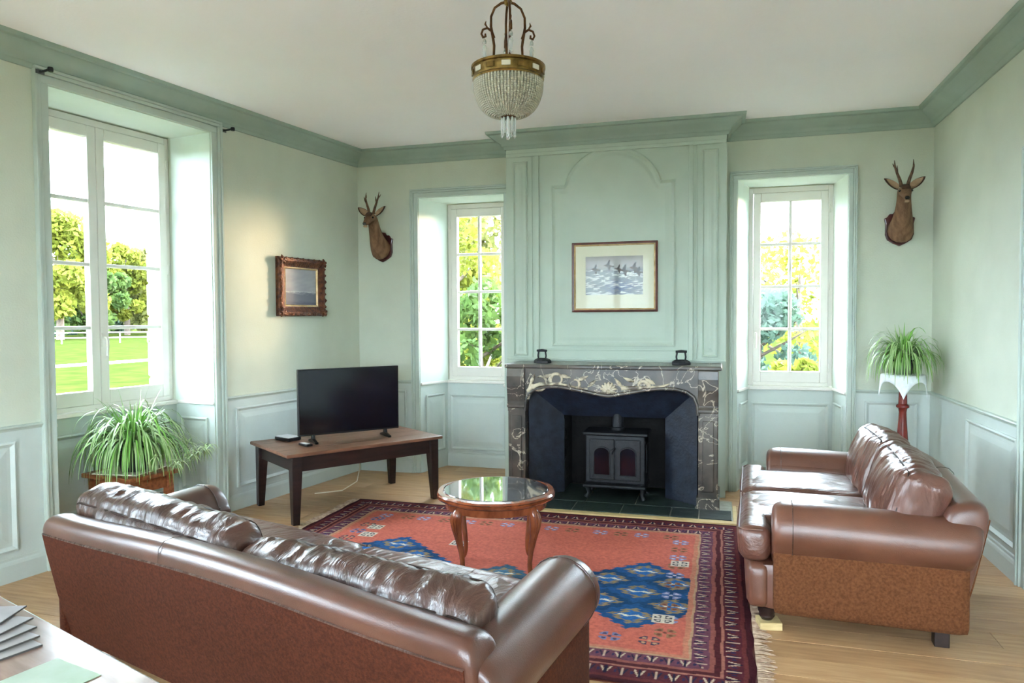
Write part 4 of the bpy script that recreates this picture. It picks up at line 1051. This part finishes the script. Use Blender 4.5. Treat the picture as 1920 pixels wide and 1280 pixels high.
mb = spider(sp2, (0, 0, .12), 170, .24, .42, 9, 1.1, (25, 84), (.55, 1.0)); mb2 = spider(sp2, (0, 0, .12), 14, .2, .3, 14, 1., (55, 85), (.08, .25)); mb.add(mb2.v, mb2.f); mb.c += mb2.c; mb2 = spider(sp2, (0, 0, .11), 80, .13, .22, 45, 1.3, (5, 60), (1.0, 1.9)); mb.add(mb2.v, mb2.f); mb.c += mb2.c
# keep the leaves clear of the two walls
mb.v = [(min(x, XR-PX-.03), min(y, D-PY-.03), z) for x, y, z in mb.v]
stuff(mb.build('leaves', M_leaf, sp2, smooth=180))

# ------------------------------------------------------------------ deer trophies
def deer(loc, label, turn):
    r = tag(empty('deer_trophy', loc, PI), label, 'deer trophy', 'mounted roe deer heads')
    # shield: pointed below, lobed above (x, z)
    half = [(0, 0), (.045, .022), (.085, .05), (.10, .09), (.098, .17), (.108, .215), (.085, .225), (.07, .25), (.045, .25), (.03, .275), (0, .28)]
    ol = half + [(-x, z) for x, z in half[-2:0:-1]]
    MB().prism(ol, .002, .024, 'y').build('shield', M_shield, r, bevel=.007, seg=3)
    # neck and head, one skin
    def skinned(name, pts, rad, m, parent, lev=2):
        me = bpy.data.meshes.new(name); me.from_pydata([tuple(p) for p in pts], [(i, i+1) for i in range(len(pts)-1)], []); me.update()
        o = bpy.data.objects.new(name, me); col.objects.link(o); o.parent = parent
        bmx = bmesh.new(); bmx.from_mesh(me); lay = bmx.verts.layers.skin.verify()
        for v_, rr in zip(bmx.verts, rad): v_[lay].radius = rr
        bmx.verts.ensure_lookup_table(); bmx.verts[0][lay].use_root = True
        bmx.to_mesh(me); bmx.free(); me.materials.append(m)
        s_ = o.modifiers.new('skin', 'SKIN'); s_.use_smooth_shade = True
        q = o.modifiers.new('sub', 'SUBSURF'); q.levels = q.render_levels = lev
        return o
    t = turn
    hd = skinned('head_and_neck', [(0, .02, .105), (0, .05, .115), (0, .105, .17), (t*.2, .15, .25), (t*.6, .178, .33), (t*.8, .195, .385), (t, .232, .392), (t*1.25, .275, .362), (t*1.45, .31, .333), (t*1.55, .33, .318)],
                 [(.10, .115), (.10, .115), (.082, .085), (.062, .062), (.052, .052), (.052, .048), (.052, .046), (.040, .036), (.029, .027), (.023, .020)], M_fur, r)
    def blob(name, c, rx, ry, rz, m, parent, rot=None):
        v, f = soft_box(2*rx, 2*ry, 2*rz, min(rx, ry, rz)*.999, n=(6, 6, 6)); 
        Mx = Matrix.Translation(c) @ (rot or Matrix())
        return MB().add([Mx @ q for q in v], f).build(name, m, parent, smooth=180)
    blob('nose', (t*1.6, .338, .322), .017, .012, .013, M_eye, hd)
    blob('chin', (t*1.5, .322, .300), .016, .018, .010, M_furpale, hd)
    blob('brow', (t*1.05, .262, .412), .030, .028, .016, M_furdark, hd, Matrix.Rotation(-.6, 4, 'X'))
    for sg in (-1, 1):
        blob('eye', (t*1.1+sg*.040, .262, .385), .009, .010, .009, M_eye, hd)
        # ear: leaf-shaped cup
        vs = []; fs = []; nE = 7
        dx = Vector((sg*.80, .05, .60)).normalized(); sd_ = Vector((sg*-.5, -.55, .67)); sd_ = (sd_-dx*sd_.dot(dx)).normalized(); nr = dx.cross(sd_)*(1 if sg < 0 else -1)
        b0 = Vector((t*.9+sg*.036, .205, .415))
        for i in range(nE+1):
            u = i/nE; w_ = .030*math.sin(PI*min(1, .18+u*.82))**.8*(1-.0*u)+.002
            for k in (-1, -.5, 0, .5, 1): vs.append(b0+dx*(u*.125)+sd_*(k*w_)+nr*(.018*(k*k-1)*math.sin(PI*(.15+.8*u))))
        for i in range(nE):
            for k in range(4): a = i*5+k; fs.append((a, a+1, a+6, a+5))
        ea = MB().add(vs, fs).build('ear', M_furdark, hd, smooth=180)
        so_ = ea.modifiers.new('t', 'SOLIDIFY'); so_.thickness = .005; so_.offset = 0
        vs2 = [v_+nr*.0045*1.0 for v_ in vs]; 
        MB().add([b0+(v_-b0)*.88+nr*.006 for v_ in vs], fs).build('ear_lining', M_furpale, ea, smooth=180)
        # antler: beam with two short tines
        a0 = Vector((t*.95+sg*.020, .215, .425))
        pts = [a0, a0+Vector((sg*.012, -.004, .05)), a0+Vector((sg*.03, -.006, .10)), a0+Vector((sg*.042, -.014, .145)), a0+Vector((sg*.044, -.03, .20))]
        an = MB().tube(pts, [.013, .0115, .0095, .007, .002], 10).build('antler', M_horn, hd, smooth=60)
        MB().tube([pts[2], pts[2]+Vector((sg*.004, .02, .02)), pts[2]+Vector((sg*.008, .034, .05))], [.008, .006, .002], 8).build('tine', M_horn, an, smooth=60)
        MB().tube([pts[3], pts[3]+Vector((sg*.004, -.02, .012)), pts[3]+Vector((sg*.01, -.036, .035))], [.006, .005, .0015], 8).build('tine', M_horn, an, smooth=60)
        MB().lathe([(.012, 0), (.017, .004), (.017, .010), (.011, .014)], 12, tuple(a0-Vector((0, 0, .004)))).build('burr', M_horn, an, smooth=60)
    return r
pA = at_y(719, 492, D); pB = at_y(1685, 462, D)
deer((pA.x, D, pA.z), 'roe deer head on a shield, left corner above the television', .01)
deer((pB.x, D, pB.z), 'roe deer head on a shield, right corner above the plant pedestal', .012)

# ------------------------------------------------------------------ pictures
def picture_img(w_, h_, nx, ny, fn, name, parent, yoff, m=None):
    """flat printed image as a fine coloured grid in local x-z, facing -y"""
    u = np.linspace(0, 1, nx+1); v = np.linspace(0, 1, ny+1); U, Vv = np.meshgrid(u, v)
    Cc = fn(U, Vv)
    V = np.stack([(U-.5)*w_, np.full_like(U, yoff), (Vv-.5)*h_], -1).reshape(-1, 3)
    ii = np.arange((nx+1)*(ny+1)).reshape(ny+1, nx+1)
    Fq = np.stack([ii[:-1, :-1], ii[:-1, 1:], ii[1:, 1:], ii[1:, :-1]], -1).reshape(-1, 4)
    return grid_mesh(name, V, Fq, Cc, m or M_attr, parent, (0, 0, 0))
def fbm(U, V, s, seed, n=4):
    r = np.random.default_rng(seed); out = np.zeros_like(U)
    for o in range(n):
        for _ in range(3):
            a = r.uniform(0, 2*PI); ph = r.uniform(0, 6.3); k = s*2**o*r.uniform(.7, 1.3)
            out += np.sin((U*math.cos(a)*1.0+V*math.sin(a)*1.6)*k+ph+out*.6)*.5**o/3
    return out
def frame4(mb, w_, h_, prof, n=1):
    """mitred frame from an (inset, depth) profile, facing -y"""
    k = len(prof); vs = []; fs = []
    for sx, sz in ((-1, -1), (1, -1), (1, 1), (-1, 1)):
        for i, d in prof: vs.append((sx*(w_/2-i), -d, sz*(h_/2-i)))
    for c in range(4):
        e = (c+1) % 4
        for t in range(k): fs.append((c*k+t, e*k+t, e*k+(t+1) % k, c*k+(t+1) % k))
    return mb.add(vs, fs)
# duck print on the chimney breast
pr = tag(empty('framed_print', (-.832, BY-.010, 1.772)), 'framed print of ducks flying over water above the mantel', 'picture')
pw, ph = .70, .572
frame4(MB(), pw, ph, [(0, .0), (0, .018), (.006, .022), (.016, .020), (.018, .010), (.018, 0)]).build('frame', M_redframe, pr)
frame4(MB(), pw-.036, ph-.036, [(0, .0), (0, .013), (.008, .015), (.012, .010), (.012, 0)]).build('gilt_slip', M_giltpale, pr)
MB().box(-pw/2+.03, pw/2-.03, -.006, -.001, -ph/2+.03, ph/2-.03).build('mount', M_mount, pr)
def ducks(U, V):
    n1 = fbm(U, V, 14, 2); n2 = fbm(U*1.0, V*2.5, 26, 4)
    Cc = np.zeros(U.shape+(3,)); sky = lin(178, 170, 170); far = lin(130, 128, 136); wave = lin(150, 152, 160); foam = lin(226, 224, 222); deep = lin(92, 104, 150)
    Cc[:] = sky
    t = np.clip((.72-V)/.1, 0, 1)[..., None]; Cc = Cc*(1-t)+far*t
    t = np.clip((.62-V)/.05, 0, 1)[..., None]; Cc = Cc*(1-t)+wave*t
    f_ = np.clip((n1+n2*.8-.05)*3, 0, 1)*(V < .66); Cc = Cc*(1-f_[..., None])+foam*f_[..., None]
    d_ = np.clip(1-np.hypot((U-.62)/.36, (V-.2)/.24), 0, 1)**.7*np.clip(.7-n2, 0, 1); Cc = Cc*(1-d_[..., None])+deep*d_[..., None]
    for cx, cy, s in ((.17, .66, .9), (.40, .75, 1.0), (.58, .66, .8), (.68, .62, 1.1), (.85, .68, 1.0), (.92, .58, .9)):
        du, dv = (U-cx)/s/1.4, (V-cy)/s/1.4
        body = (du/.055)**2+((dv+.25*du)/.022)**2 < 1
        wing1 = (np.abs(du+.01-dv*.25) < .020*(1-np.clip(dv/.12, 0, 1))+.004) & (dv > 0) & (dv < .11)
        wing2 = (np.abs(du-.005+dv*.1) < .022*(1-np.clip(-dv/.1, 0, 1))+.004) & (dv < 0) & (dv > -.09)
        head = np.hypot(du-.062, dv+.016) < .013
        Cc[body] = lin(96, 72, 62); Cc[wing1] = lin(58, 48, 50); Cc[wing2] = lin(78, 66, 66); Cc[head] = lin(40, 44, 42)
    return Cc
im = picture_img(.47, .315, 150, 100, ducks, 'printed_image', pr, -.0065); im.location = (-.002, 0, .012)
MB().box(-pw/2+.03, pw/2-.03, -.0095, -.0085, -ph/2+.03, ph/2-.03).build('glass', M_glass, pr)
# painting on the left wall
pt = tag(empty('framed_painting'), 'small grey landscape painting in an ornate red gilt frame', 'painting')
qv = ML @ Vector((.825, .004, 1.71)); pt.location = qv; pt.rotation_euler = (0, 0, math.atan2(-sdir.y, -sdir.x))
gw, gh = .57, .485
frame4(MB(), gw, gh, [(0, 0), (0, .03), (.012, .045), (.03, .05), (.05, .038), (.07, .026), (.085, .022), (.09, .012), (.09, 0)]).build('frame', M_gilt, pt, bevel=.003)
frame4(MB(), gw-.16, gh-.16, [(0, .0), (0, .024), (.008, .026), (.014, .016), (.014, 0)]).build('gilt_slip', M_giltpale, pt)
for sx in (-1, 1):
    for sz in (-1, 1):
        c = Vector((sx*(gw/2-.03), -.045, sz*(gh/2-.03)))
        for k in range(5):
            a = k*2*PI/5+.4; d = Vector((math.cos(a), 0, math.sin(a)))
            MB().tube([c, c+d*.022+Vector((0, -.008, 0)), c+d*.042], [.010, .013, .004], 8).build('corner_leaf', M_gilt, pt, smooth=60)
for sx in (-1, 1):
    for k in range(7):
        z = (k/6-.5)*(gh-.16); x = sx*(gw/2-.016+.006*math.sin(k*1.9)); MB().tube([(x, -.03, z-.028), (x+sx*.006, -.045, z), (x, -.03, z+.028)], [.004, .013, .004], 6).build('edge_leaf', M_gilt, pt, smooth=60)
        z = sx*(gh/2-.016); x = (k/6-.5)*(gw-.16); MB().tube([(x-.034, -.03, z), (x, -.045, z+sx*.005), (x+.034, -.03, z)], [.004, .013, .004], 6).build('edge_leaf', M_gilt, pt, smooth=60)
def grey(U, V):
    n1 = fbm(U, V, 7, 11); n2 = fbm(U, V*2, 16, 12)
    Cc = np.zeros(U.shape+(3,)); Cc[:] = lin(150, 148, 150)
    a = np.clip(.5+n1*.8, 0, 1)[..., None]; Cc = Cc*(1-.45*a)+lin(112, 110, 122)*.45*a
    t = np.clip((.36+.03*n2-V)/.06, 0, 1)[..., None]; Cc = Cc*(1-t)+lin(92, 92, 104)*t
    t = np.clip((.14-V+.04*n2)/.12, 0, 1)[..., None]; Cc = Cc*(1-t)+lin(66, 68, 84)*t
    f_ = (np.abs(V-.37-.02*n2) < .012)[..., None]; Cc = np.where(f_, lin(170, 168, 166), Cc)
    return Cc
picture_img(gw-.185, gh-.185, 90, 80, grey, 'canvas', pt, -.012)
# curtain brackets by the tall window
for s_, z_, lab in ((2.985, 2.848, 'dark curtain bracket on the near side of the tall window'), (1.622, 2.838, 'dark curtain bracket on the far side of the tall window')):
    r = tag(empty('curtain_bracket'), lab, 'bracket', 'curtain brackets'); r.matrix_world = ML @ Matrix.Translation((s_, .002 if s_ < 2 else .04, z_))
    MB().box(-.025, .025, 0, .006, -.012, .012).build('plate', M_steel, r, bevel=.002)
    MB().tube([(0, .004, 0), (0, .06, 0), (0, .09, .002)], [.007, .007, .009]).build('arm', M_iron, r, smooth=60)
    MB().lathe([(.013, -.012), (.015, -.006), (.015, .006), (.013, .012)], 14, (0, .095, .0)).build('rod_cup', M_iron, r, smooth=60)

# ------------------------------------------------------------------ chandelier
ch = tag(empty('chandelier', (-.934, 3.20, 0)), 'beaded crystal basket chandelier with brass rim', 'chandelier')
RR = .158; ZB = 2.545
MB().lathe([(RR-.004, ZB-.022), (RR+.002, ZB-.022), (RR+.006, ZB-.015), (RR+.001, ZB-.010), (RR+.006, ZB+.03), (RR+.012, ZB+.034), (RR+.012, ZB+.044), (RR+.002, ZB+.048), (RR-.006, ZB+.044), (RR-.006, ZB-.018)], 64).build('rim_band', M_brass, ch, smooth=40)
M_plaq = mat('pale_enamel', srgb(214, 208, 190), None, rough=.3, metal=.5)
for i in range(14):
    a = 2*PI*i/14; Mx = Matrix.Rotation(a, 4, 'Z') @ Matrix.Translation((RR+.005, 0, ZB+.010))
    MB().box(-.002, .004, -.020, .020, -.010, .012, Mx).build('plaque', M_plaq if i % 2 else M_brass, ch, bevel=.002)
# bead strings forming the basket
mb = MB(); ico = bmesh.new(); bmesh.ops.create_icosphere(ico, subdivisions=1, radius=1); iv = [Vector(v.co) for v in ico.verts]; iff = [tuple(v.index for v in f.verts) for f in ico.faces]; ico.free()
prof_b = []
for k in range(25):
    t = k/24; a = t*PI/2*1.0; prof_b.append(((RR-.004)*math.cos(a)**.72*(1-.02*t)+.022*t, ZB-.022-.158*math.sin(a)**1.15))
for i in range(64):
    a = 2*PI*i/64
    for k, (r, z) in enumerate(prof_b):
        if k > 21 and i % 2: continue
        rb = max(.0038, min(.0078, r*2*PI/64*.50)); c = Vector((r*math.cos(a), r*math.sin(a), z)); mb.add([c+q*rb for q in iv], iff)
stuff(mb.build('bead_basket', M_crystal, ch, smooth=180))
M_inner = mat('frosted_bowl', srgb(196, 190, 174), srgb(214, 208, 192), 40, .4)
MB().lathe([(max(.001, r-.012), z+.006) for r, z in prof_b], 48).build('inner_bowl', M_inner, ch, smooth=60)
MB().lathe([(.030, ZB-.186), (.034, ZB-.182), (.034, ZB-.170), (.024, ZB-.166), (.0, ZB-.166)], 28).build('bottom_ring', M_bronze, ch, smooth=40)
def prism_drop(c, ln, r, name='crystal_drop', m=M_clear):
    n = 6; vs = []; fs = []
    prof = [(.0, 0), (r*.7, -.008), (r, -.02), (r*.9, -ln*.72), (r*.55, -ln*.80), (r*1.0, -ln*.88), (.0, -ln)]
    return MB().lathe(prof, 6, tuple(c)).build(name, m, ch)
for i in range(9):
    a = 2*PI*i/9; prism_drop((.030*math.cos(a), .030*math.sin(a), ZB-.178), .088+.012*(i % 2), .0065)
prism_drop((0, 0, ZB-.178), .108, .007)
ZT = 2.885
for i in range(4):
    a = YAW+PI/2+2*PI*i/3+ (PI/2 if False else 0.0) + PI
    a = math.radians(16+7)+2*PI*i/4
    d = Vector((math.cos(a), math.sin(a), 0))
    pts = [(.0, ZT), (.03, ZT-.008), (.060, ZT-.03), (.077, ZT-.07), (.078, ZT-.115), (.070, ZT-.16), (.064, ZT-.20), (.070, ZT-.25), (.076, ZB+.05), (.082, ZB+.035)]
    # arms reach the rim
    pts[-1] = (RR-.004, ZB+.036); pts[-2] = (.070, ZB+.042); pts[-3] = (.066, ZT-.245)
    arm = MB().tube([tuple(d*r+Vector((0, 0, z))) for r, z in pts], [.006, .006, .0055, .0055, .006, .0065, .006, .0055, .006, .007], 10).build('arm', M_bronze, ch, smooth=60)
    sc_ = [(.064, ZT-.165), (.075, ZT-.135), (.095, ZT-.122), (.115, ZT-.130), (.122, ZT-.15), (.114, ZT-.165), (.103, ZT-.16), (.104, ZT-.148)]
    MB().tube([tuple(d*r+Vector((0, 0, z))) for r, z in sc_], [.006, .006, .0055, .005, .005, .006, .006, .004], 8).build('scroll', M_bronze, arm, smooth=60)
    MB().tube([tuple(d*.095+Vector((0, 0, ZT-.12))), tuple(d*.104+Vector((0, 0, ZT-.105))), tuple(d*.10+Vector((0, 0, ZT-.09)))], [.004, .005, .001], 6).build('leaf_tip', M_bronze, arm, smooth=60)
    c = d*.108; prism_drop((c.x, c.y, ZT-.168), .026, .010); prism_drop((c.x, c.y, ZT-.196), .075, .0105)
MB().lathe([(.004, ZT-.02), (.016, ZT-.012), (.020, ZT), (.012, ZT+.016), (.006, ZT+.03), (.008, ZT+.05), (.005, ZT+.06), (.005, CEIL-.02)], 16).build('stem', M_brass, ch, smooth=50)
MB().lathe([(.006, CEIL-.035), (.03, CEIL-.028), (.042, CEIL-.012), (.045, CEIL)], 24).build('ceiling_rose', M_brass, ch, smooth=50)

# ------------------------------------------------------------------ table with papers, lower left
e0 = at_z(0, 1115, .75); e1 = at_z(305, 1280, .75); ed = (e1-e0); ed.z = 0; ed.normalize(); pn = Vector((ed.y, -ed.x, 0))   # pn towards the viewer
wt = tag(empty('dining_table'), 'polished table at the lower left corner holding papers', 'table')
tl = e0 - ed*.55; L_t, W_t = 1.5, .85
ctr = tl + ed*(L_t/2) + pn*(W_t/2); wt.location = (ctr.x, ctr.y, 0); wt.rotation_euler = (0, 0, math.atan2(ed.y, ed.x))
MB().box(-L_t/2, L_t/2, -W_t/2, W_t/2, .722, .75).build('table_top', M_polish, wt, bevel=.005)
for sx in (-1, 1):
    for sy in (-1, 1): MB().box(sx*(L_t/2-.08)-.03, sx*(L_t/2-.08)+.03, sy*(W_t/2-.08)-.03, sy*(W_t/2-.08)+.03, 0, .722).build('leg', M_dark, wt, bevel=.004)
    MB().box(-L_t/2+.11, L_t/2-.11, sx*(W_t/2-.08)-.012, sx*(W_t/2-.08)+.012, .62, .722).build('apron', M_dark, wt)
    MB().box(sx*(L_t/2-.08)-.012, sx*(L_t/2-.08)+.012, -W_t/2+.11, W_t/2-.11, .62, .722).build('apron', M_dark, wt)
def sheet(px, py, w_, h_, th, rz, z, m, name, label, cat, group=None):
    p = at_z(px, py, z); o = MB().box(-w_/2, w_/2, -h_/2, h_/2, 0, th).build(name, m, M=Matrix.Translation((p.x, p.y, z)) @ Matrix.Rotation(rz, 4, 'Z'), bevel=.0006)
    return tag(o, label, cat, group)
dz = .7505
for i, (px, py, rz, lab) in enumerate(((18, 1222, .62, 'lowest grey leaflet of the fan on the polished table'), (14, 1210, .72, 'second grey leaflet from the bottom of the fan'), (10, 1198, .84, 'middle grey leaflet of the fan on the polished table'),
                                       (6, 1186, 1.0, 'second grey leaflet from the top of the fan'), (0, 1168, 1.25, 'topmost grey leaflet of the fan on the polished table'))):
    r = tag(empty('leaflet'), lab, 'leaflet', 'leaflets fanned on the polished table')
    p = at_z(px, py, .75); r.location = (p.x, p.y, dz+i*.0041); r.rotation_euler = (0, 0, rz-.9)
    MB().box(-.03, .03, -.05, .05, 0, .0035).build('pages', M_paper, r); MB().box(.0295, .031, -.05, .05, 0, .0039).build('spine', M_paperdark, r)
sheet(95, 1272, .15, .11, .0015, -.22, dz, M_greenpaper, 'brochure', 'pale green brochure at the bottom edge of the polished table', 'brochure')

# ------------------------------------------------------------------ outdoors
GZ = -.45
gr = struct(MB().box(-160, 160, -120, 200, GZ-.3, GZ).build('ground', M_grass), 'sunlit green lawn outside the windows', 'lawn')
pc = ML @ Vector((2.2, -24, 0))
struct(MB().box(-60, 60, -.8, .8, GZ, GZ+.012).build('gravel_path', M_gravel, M=Matrix.Translation((pc.x, pc.y, 0)) @ Matrix.Rotation(PI/2-AL+.05, 4, 'Z')), 'pale gravel path crossing the lawn', 'path')
# paddock fence far across the lawn
fcn = at_far(170, 594, 66); fc_ = tag(empty('paddock_fence', (fcn.x, fcn.y, GZ), math.radians(42)), 'white rail fence at the far edge of the lawn', 'fence')
for i in range(-12, 13): MB().box(i*2-.04, i*2+.04, -.04, .04, 0, .9).build('post', M_white, fc_)
for z in (.45, .85): MB().box(-25, 25, -.02, .02, z-.035, z+.035).build('rail', M_white, fc_)
def foliage(name, parent, clusters, nleaf, size, m, seed):
    r = np.random.default_rng(seed); vs = []; tot = sum(c[3] for c in clusters)
    P = []
    for cx, cy, cz, rad in clusters:
        k = max(8, int(nleaf*rad/tot)); d = r.normal(0, 1, (k, 3)); d /= np.linalg.norm(d, axis=1)[:, None]
        P.append(np.array([cx, cy, cz])+d*(rad*r.uniform(.45, 1.05, k)**.6)[:, None])
    P = np.concatenate(P); k = len(P)
    a = r.normal(0, 1, (k, 3)); a /= np.linalg.norm(a, axis=1)[:, None]; b = np.cross(a, r.normal(0, 1, (k, 3))); b /= np.linalg.norm(b, axis=1)[:, None]
    s = size*r.uniform(.6, 1.3, k)[:, None]
    V = np.stack([P-a*s, P+b*s*.55, P+a*s, P-b*s*.55], 1).reshape(-1, 3); Fq = np.arange(k*4).reshape(k, 4)
    me = bpy.data.meshes.new(name); me.vertices.add(len(V)); me.vertices.foreach_set('co', V.astype(np.float32).ravel())
    me.loops.add(k*4); me.loops.foreach_set('vertex_index', Fq.astype(np.int32).ravel()); me.polygons.add(k); me.polygons.foreach_set('loop_start', np.arange(0, k*4, 4, dtype=np.int32))
    me.update(calc_edges=True); me.materials.append(m)
    return stuff(finish(name, me, parent))
def tree(px, dist, h, rad, mi, label, seed, nleaf=7000, size=.16, low=.25, kind='tree', group='trees beyond the lawn', loc=None):
    r = random.Random(seed); p = at_far(px, 590, dist) if loc is None else Vector(loc)
    t = tag(empty(kind, (p.x, p.y, GZ)), label, kind, group)
    cl = []
    for i in range(30):
        a = r.uniform(0, 2*PI); q = r.uniform(0, 1)**.6; z = h*(low+(1-low)*r.uniform(.08, .92)); sh = math.sin(PI*min(1, max(.1, (z/h-low)/(1-low))))**.5
        cl.append((math.cos(a)*rad*q*sh, math.sin(a)*rad*q*sh, z, rad*r.uniform(.20, .38)))
    foliage('foliage', t, cl, nleaf, size, M_fol[mi], seed)
    tr = MB().tube([(0, 0, 0), (.05, .03, h*.3), (-.03, .06, h*.6), (.02, 0, h*.85)], [h*.03, h*.024, h*.014, h*.004], 8).build('trunk', M_bark, t, smooth=60)
    for k in range(5):
        a = r.uniform(0, 2*PI); z = h*r.uniform(max(.15, low*.9), .65)
        MB().tube([(0, 0, z), (math.cos(a)*rad*.4, math.sin(a)*rad*.4, z+h*.1), (math.cos(a)*rad*.75, math.sin(a)*rad*.75, z+h*.2)], [h*.012, h*.008, h*.002], 6).build('branch', M_bark, tr, smooth=60)
    return t
tree(112, 80, 11.6, 4.2, 0, 'yellow-green lawn tree seen through the left leaf of the tall window', 21, 11000, .30, .18)
tree(160, 92, 9.2, 4.2, 1, 'darker green tree behind the lawn tree in the tall window', 22, 8000, .34, .08)
tree(238, 97, 11.0, 3.4, 0, 'bright yellow-green tree seen through the right leaf of the tall window', 23, 8000, .30, .06)
tree(78, 104, 8.0, 5.0, 2, 'blue-green tree low across the lawn in the tall window', 24, 7000, .40, .03)
tree(280, 100, 12.0, 4.5, 3, 'olive tree farthest right across the lawn in the tall window', 25, 7000, .40, .05)
tree(190, 112, 6.5, 6.0, 2, 'low blue-green tree at the middle of the lawn edge', 26, 8000, .42, .02)
g2 = 'shrubs outside the fireplace wall'
tree(0, 0, 4.0, 1.25, 0, 'tall yellow-green shrub close outside the left narrow window', 31, 9000, .07, .02, 'shrub', g2, (-4.75, 11.6, 0))
tree(0, 0, 2.4, .95, 1, 'mid-green shrub at the foot of the left narrow window view', 32, 6000, .06, .02, 'shrub', g2, (-3.1, 9.2, 0))
tree(0, 0, 4.6, 1.7, 3, 'olive shrub behind the others outside the left narrow window', 33, 7000, .09, .02, 'shrub', g2, (-4.3, 14.9, 0))
tree(0, 0, 2.25, 1.0, 2, 'blue-green shrub outside the right narrow window', 34, 8000, .06, .02, 'shrub', g2, (.55, 11.4, 0))
tree(0, 0, 1.5, .6, 0, 'bright yellow-green shrub low in the right narrow window', 35, 4000, .06, .02, 'shrub', g2, (1.1, 9.0, 0))
tree(0, 0, 3.4, 1.3, 0, 'loose yellow tree top rising behind the right narrow window', 36, 1500, .08, .30, 'shrub', g2, (1.45, 14.6, 0))
tree(0, 0, 1.9, .75, 1, 'green shrub at the left of the right narrow window view', 37, 5000, .06, .02, 'shrub', g2, (-.35, 9.2, 0))
